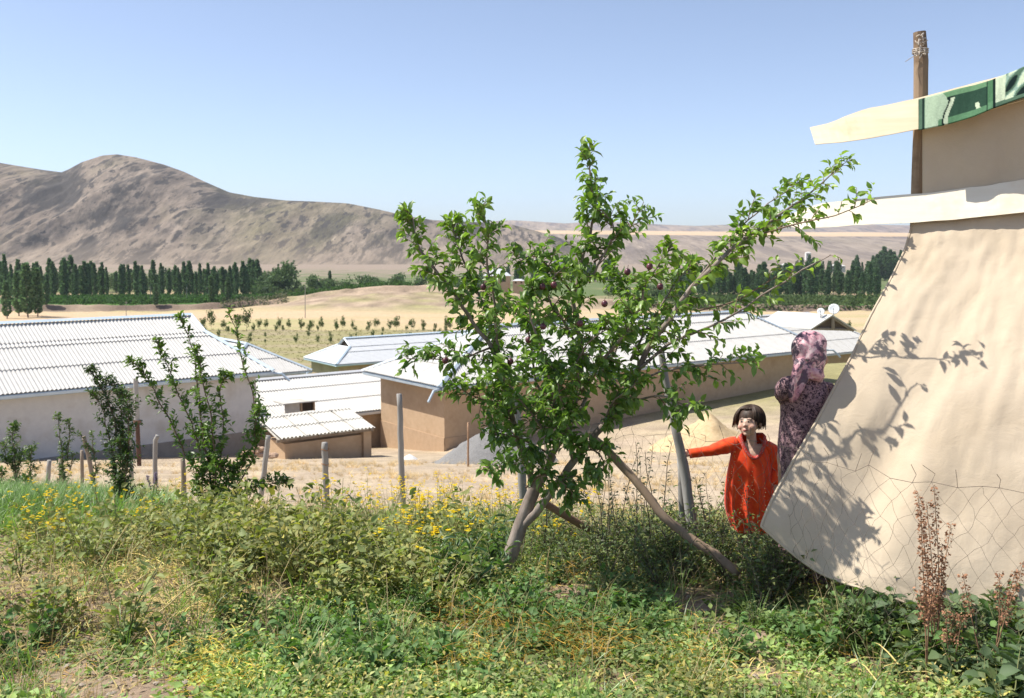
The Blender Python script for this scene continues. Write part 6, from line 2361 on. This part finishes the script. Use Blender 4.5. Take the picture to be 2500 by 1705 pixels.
def woman():
    D0 = 6.16
    W = lambda px, py, d=0.0: at(px, py, D0 + d)
    foot = W(1975, 1470); foot.z = ground_z(foot.x, D0)
    t = thing('person', 'woman in pink patterned headscarf and dark purple dress turned away', 'person', foot)
    from mathutils import Euler
    hc = W(1982, 868, -.05)
    hq = Euler((R(4), R(8), R(112))).to_quaternion()       # looks to the right and a little away
    mb = MB()
    head_parts(mb, hc, hq, 1.12)
    neck = W(1975, 915, -.03)
    cap(mb, neck + Vector((0, 0, .05)), neck + Vector((-.01, .01, -.06)), .05, .055)
    sl, sr = W(1925, 945, -.06), W(2018, 958, .10)
    cap(mb, sl, sr, .055, .055)
    chest, waist, hip = W(1966, 985, .03), W(1958, 1050, .05), W(1955, 1120, .06)
    ell(mb, chest, (.135, .115, .17)); ell(mb, waist, (.12, .105, .17)); ell(mb, hip, (.15, .14, .16))
    for dx in (-1, 1):
        h = hip + Vector((dx * .07, .02 * dx, -.05))
        k = Vector((h.x, h.y, foot.z + .45)); a = Vector((h.x, h.y + .02, foot.z + .08))
        cap(mb, h, k, .08, .055); cap(mb, k, a, .055, .036)
        cap(mb, a + Vector((0, 0, -.045)), a + Vector((.15, .03, -.05)), .035, .026)
    el, wr = W(1911, 960, .0), W(1985, 1010, -.02)
    cap(mb, sl, el, .046, .040); wr = W(1975, 1012, .20)
    hand(mb, wr, (1, .35, .1), (0, 0, 1), (0, -1, 0), 1.0, .7)
    cap(mb, el, wr, .036, .024)
    er = W(2035, 1020, .2)
    cap(mb, sr, er, .046, .038); cap(mb, er, W(2030, 1050, .28), .036, .026)
    hand(mb, W(2030, 1050, .28), (.6, .6, -.2), (0, 0, 1), (-.6, .6, 0), 1.0, .5)
    me, co = fuse(mb, 'body', .007, 3)
    paint(me, face_paint(co, hc, hq, 1.12, (.42, .25, .17)))
    link('body', me, SKIN, t)
    # dress
    m, nt, b = new_mat('purple_print_cloth', .8, .2)
    v = tex(nt, 52, 5, .7, dist=1.2)
    v2 = tex(nt, 120, 3, .6)
    c = ramp(nt, v.outputs['Fac'], [(.40, (.030, .016, .026)), (.50, (.14, .08, .10)), (.56, (.42, .26, .27)), (.66, (.24, .14, .17))])
    c = mix(nt, ramp(nt, v2.outputs['Fac'], [(.55, 0.0), (.66, .7)]), c, (.42, .27, .24))
    nt.links.new(c, b.inputs['Base Color'])
    bump(nt, b, v2.outputs['Fac'], .2, .003)
    dm = MB()
    n = 72
    rings = [ring_ellipse(W(1975, 912, -.02), .062, .058, n), ring_ellipse(W(1974, 922, .0), .085, .075, n), ring_ellipse(W(1970, 938, .015), .130, .10, n, rot=R(25)), ring_ellipse(W(1967, 960, .025), .150, .122, n, rot=R(25))]
    for (l, r_, py, ry, fo) in ((1906, 2024, 985, .125, .006), (1907, 2015, 1015, .122, .012), (1904, 2008, 1050, .125, .02), (1901, 2008, 1085, .14, .022), (1901, 2010, 1120, .15, .024), (1903, 2014, 1160, .155, .028), (1903, 2020, 1240, .165, .035), (1902, 2028, 1330, .175, .04), (1904, 2032, 1420, .18, .045)):
        a, b2 = W(l, py, .04), W(r_, py, .04)
        c_ = (a + b2) / 2
        rings.append(ring_ellipse(c_, (b2.x - a.x) / 2, ry, n, fo, 8, .01 * py))
    rings.append([p + Vector((0, 0, -.01)) for p in rings[-1]])
    cc = W(1968, 1420, .04)
    rings.append([p.lerp(Vector((cc.x, cc.y, p.z + .05)), .08) for p in rings[-1]])
    dm.loft(rings, cap0=False, cap1=False)
    P = resample([W(1940, 938, -.03), sl, W(1911, 962, .0)], .015)
    dm.tube(P, [np.interp(i / (len(P) - 1), [0, .35, .8, 1], [.055, .070, .068, .052]) * (1 + .05 * fbm(i, 0, .6, 2)) for i in range(len(P))], 20, jit=.02)
    P = resample([W(1911, 958, .0), W(1925, 980, .06), W(1950, 1000, .13), W(1970, 1008, .18)], .015)
    dm.tube(P, [np.interp(i / (len(P) - 1), [0, .2, 1], [.048, .055, .042]) * (1 + .05 * fbm(i, 3, .6, 2)) for i in range(len(P))], 20, jit=.02)
    ell(dm, W(1911, 962, .0), (.052, .052, .052))
    ell(dm, sr, (.068, .068, .066))
    P = resample([sr, er, W(2032, 1045, .27)], .02)
    dm.tube(P, .052, 16, jit=.03)
    dm.build('dress', m, t, smooth=True)
    # headscarf: wrapped over the head, gathered at the nape, tail down the back
    m, nt, b = new_mat('pink_print_scarf', .6, .35)
    v = tex(nt, 15, 5, .65, dist=1.2)
    v2 = tex(nt, 17, 4, .6, dist=.9)
    v3 = tex(nt, 38, 3, .6)
    c = ramp(nt, v.outputs['Fac'], [(.38, (.50, .22, .27)), (.5, (.66, .37, .40)), (.62, (.78, .58, .57))])
    c = mix(nt, ramp(nt, v2.outputs['Fac'], [(.50, 0.0), (.57, .9)]), c, (.07, .045, .075))
    c = mix(nt, ramp(nt, v3.outputs['Fac'], [(.62, 0.0), (.70, .55)]), c, (.13, .20, .15))
    nt.links.new(c, b.inputs['Base Color'])
    smb = MB()
    n = 64
    rings = []
    hx = hq @ Vector((0, 0, 1))
    for j in range(15):
        th = (j / 14) * 2.35
        ring = []
        for k in range(n):
            a = 2 * math.pi * k / n
            x, y = math.cos(a), math.sin(a)
            front = max(0, -y)
            z = .040 + .098 * math.cos(th)
            rr = math.sin(min(th, math.pi / 2)) if th < math.pi / 2 else 1 - .10 * (th - math.pi / 2) ** 2 * (1 + .0 * front)
            f = 1 + .026 * math.sin(a * 6 + th * 5) + .016 * math.sin(a * 13 + 3 * th)
            if th > 1.25 and front > .45:      # leave the face open
                y2 = max(y, -.45 - .2 * (1 - min(1, (th - 1.25) / .4)))
                ring.append(hc + hq @ (Vector((x * rr * .090 * f, .012 + y2 * .104 * f, z)) * 1.12))
            else:
                ring.append(hc + hq @ (Vector((x * rr * .090 * f, .012 + y * rr * .104 * f, z)) * 1.12))
        rings.append(ring)
    # down over the neck onto the shoulders
    for k_, (px, py, d, rx, ry) in enumerate(((1976, 905, -.03, .085, .085), (1974, 920, -.02, .098, .092))):
        e = ring_ellipse(W(px, py, d), rx, ry, n, .03, 7, k_)
        # align start with the rings above (they run in head space, turned by the head's yaw)
        sh_ = int(round(112 / 360 * n))
        rings.append([e[(i + sh_) % n] for i in range(n)])
    smb.loft(rings, cap0=True, cap1=False)
    # tail: a flat gathered fall of cloth down the back
    tl = []
    for (px, py, d, w, th) in ((1972, 866, -.10, .080, .03), (1966, 888, -.128, .080, .026), (1958, 912, -.135, .072, .022), (1950, 936, -.138, .062, .020), (1943, 958, -.138, .046, .018), (1937, 982, -.132, .018, .012)):
        c_ = W(px, py, d)
        ring = []
        for k in range(24):
            a = 2 * math.pi * k / 24
            ring.append(c_ + Vector((math.cos(a) * w, .3 * math.cos(a) * w + math.sin(a) * th * (1 + .5 * math.sin(5 * a)) + .012 * math.sin(4 * math.cos(a) * 3), math.cos(a) * w * .35)))
        tl.append(ring)
    smb.loft(tl)
    # second fall over the far shoulder and the knot by the chin
    tl = []
    for (px, py, d, w, th) in ((1985, 900, -.11, .06, .03), (1990, 915, -.10, .055, .03), (1992, 930, -.08, .04, .025)):
        c_ = W(px, py, d)
        tl.append([c_ + Vector((math.cos(a) * w, math.sin(a) * th, -.2 * math.cos(a) * w)) for a in np.linspace(0, 6.283, 20)[:-1]])
    smb.loft(tl)
    so = smb.build('headscarf', m, t, smooth=True)
    return t


woman()
# ------------------------------------------------------------------ air
hz = MB()
hz.box((-9000, -60, -43), (18000, 0, 0), (0, 9000, 0), (0, 0, 390))
hm_ = bpy.data.materials.new('valley_haze')
hm_.use_nodes = True
nt = hm_.node_tree
nt.nodes.remove(nt.nodes['Principled BSDF'])
pv = nt.nodes.new('ShaderNodeVolumePrincipled')
pv.inputs['Color'].default_value = (.86, .92, 1.0, 1)
pv.inputs['Density'].default_value = HAZE
nt.links.new(pv.outputs[0], nt.nodes['Material Output'].inputs['Volume'])
tag(hz.build('haze', hm_), 'thin summer haze over the valley', kind='stuff')
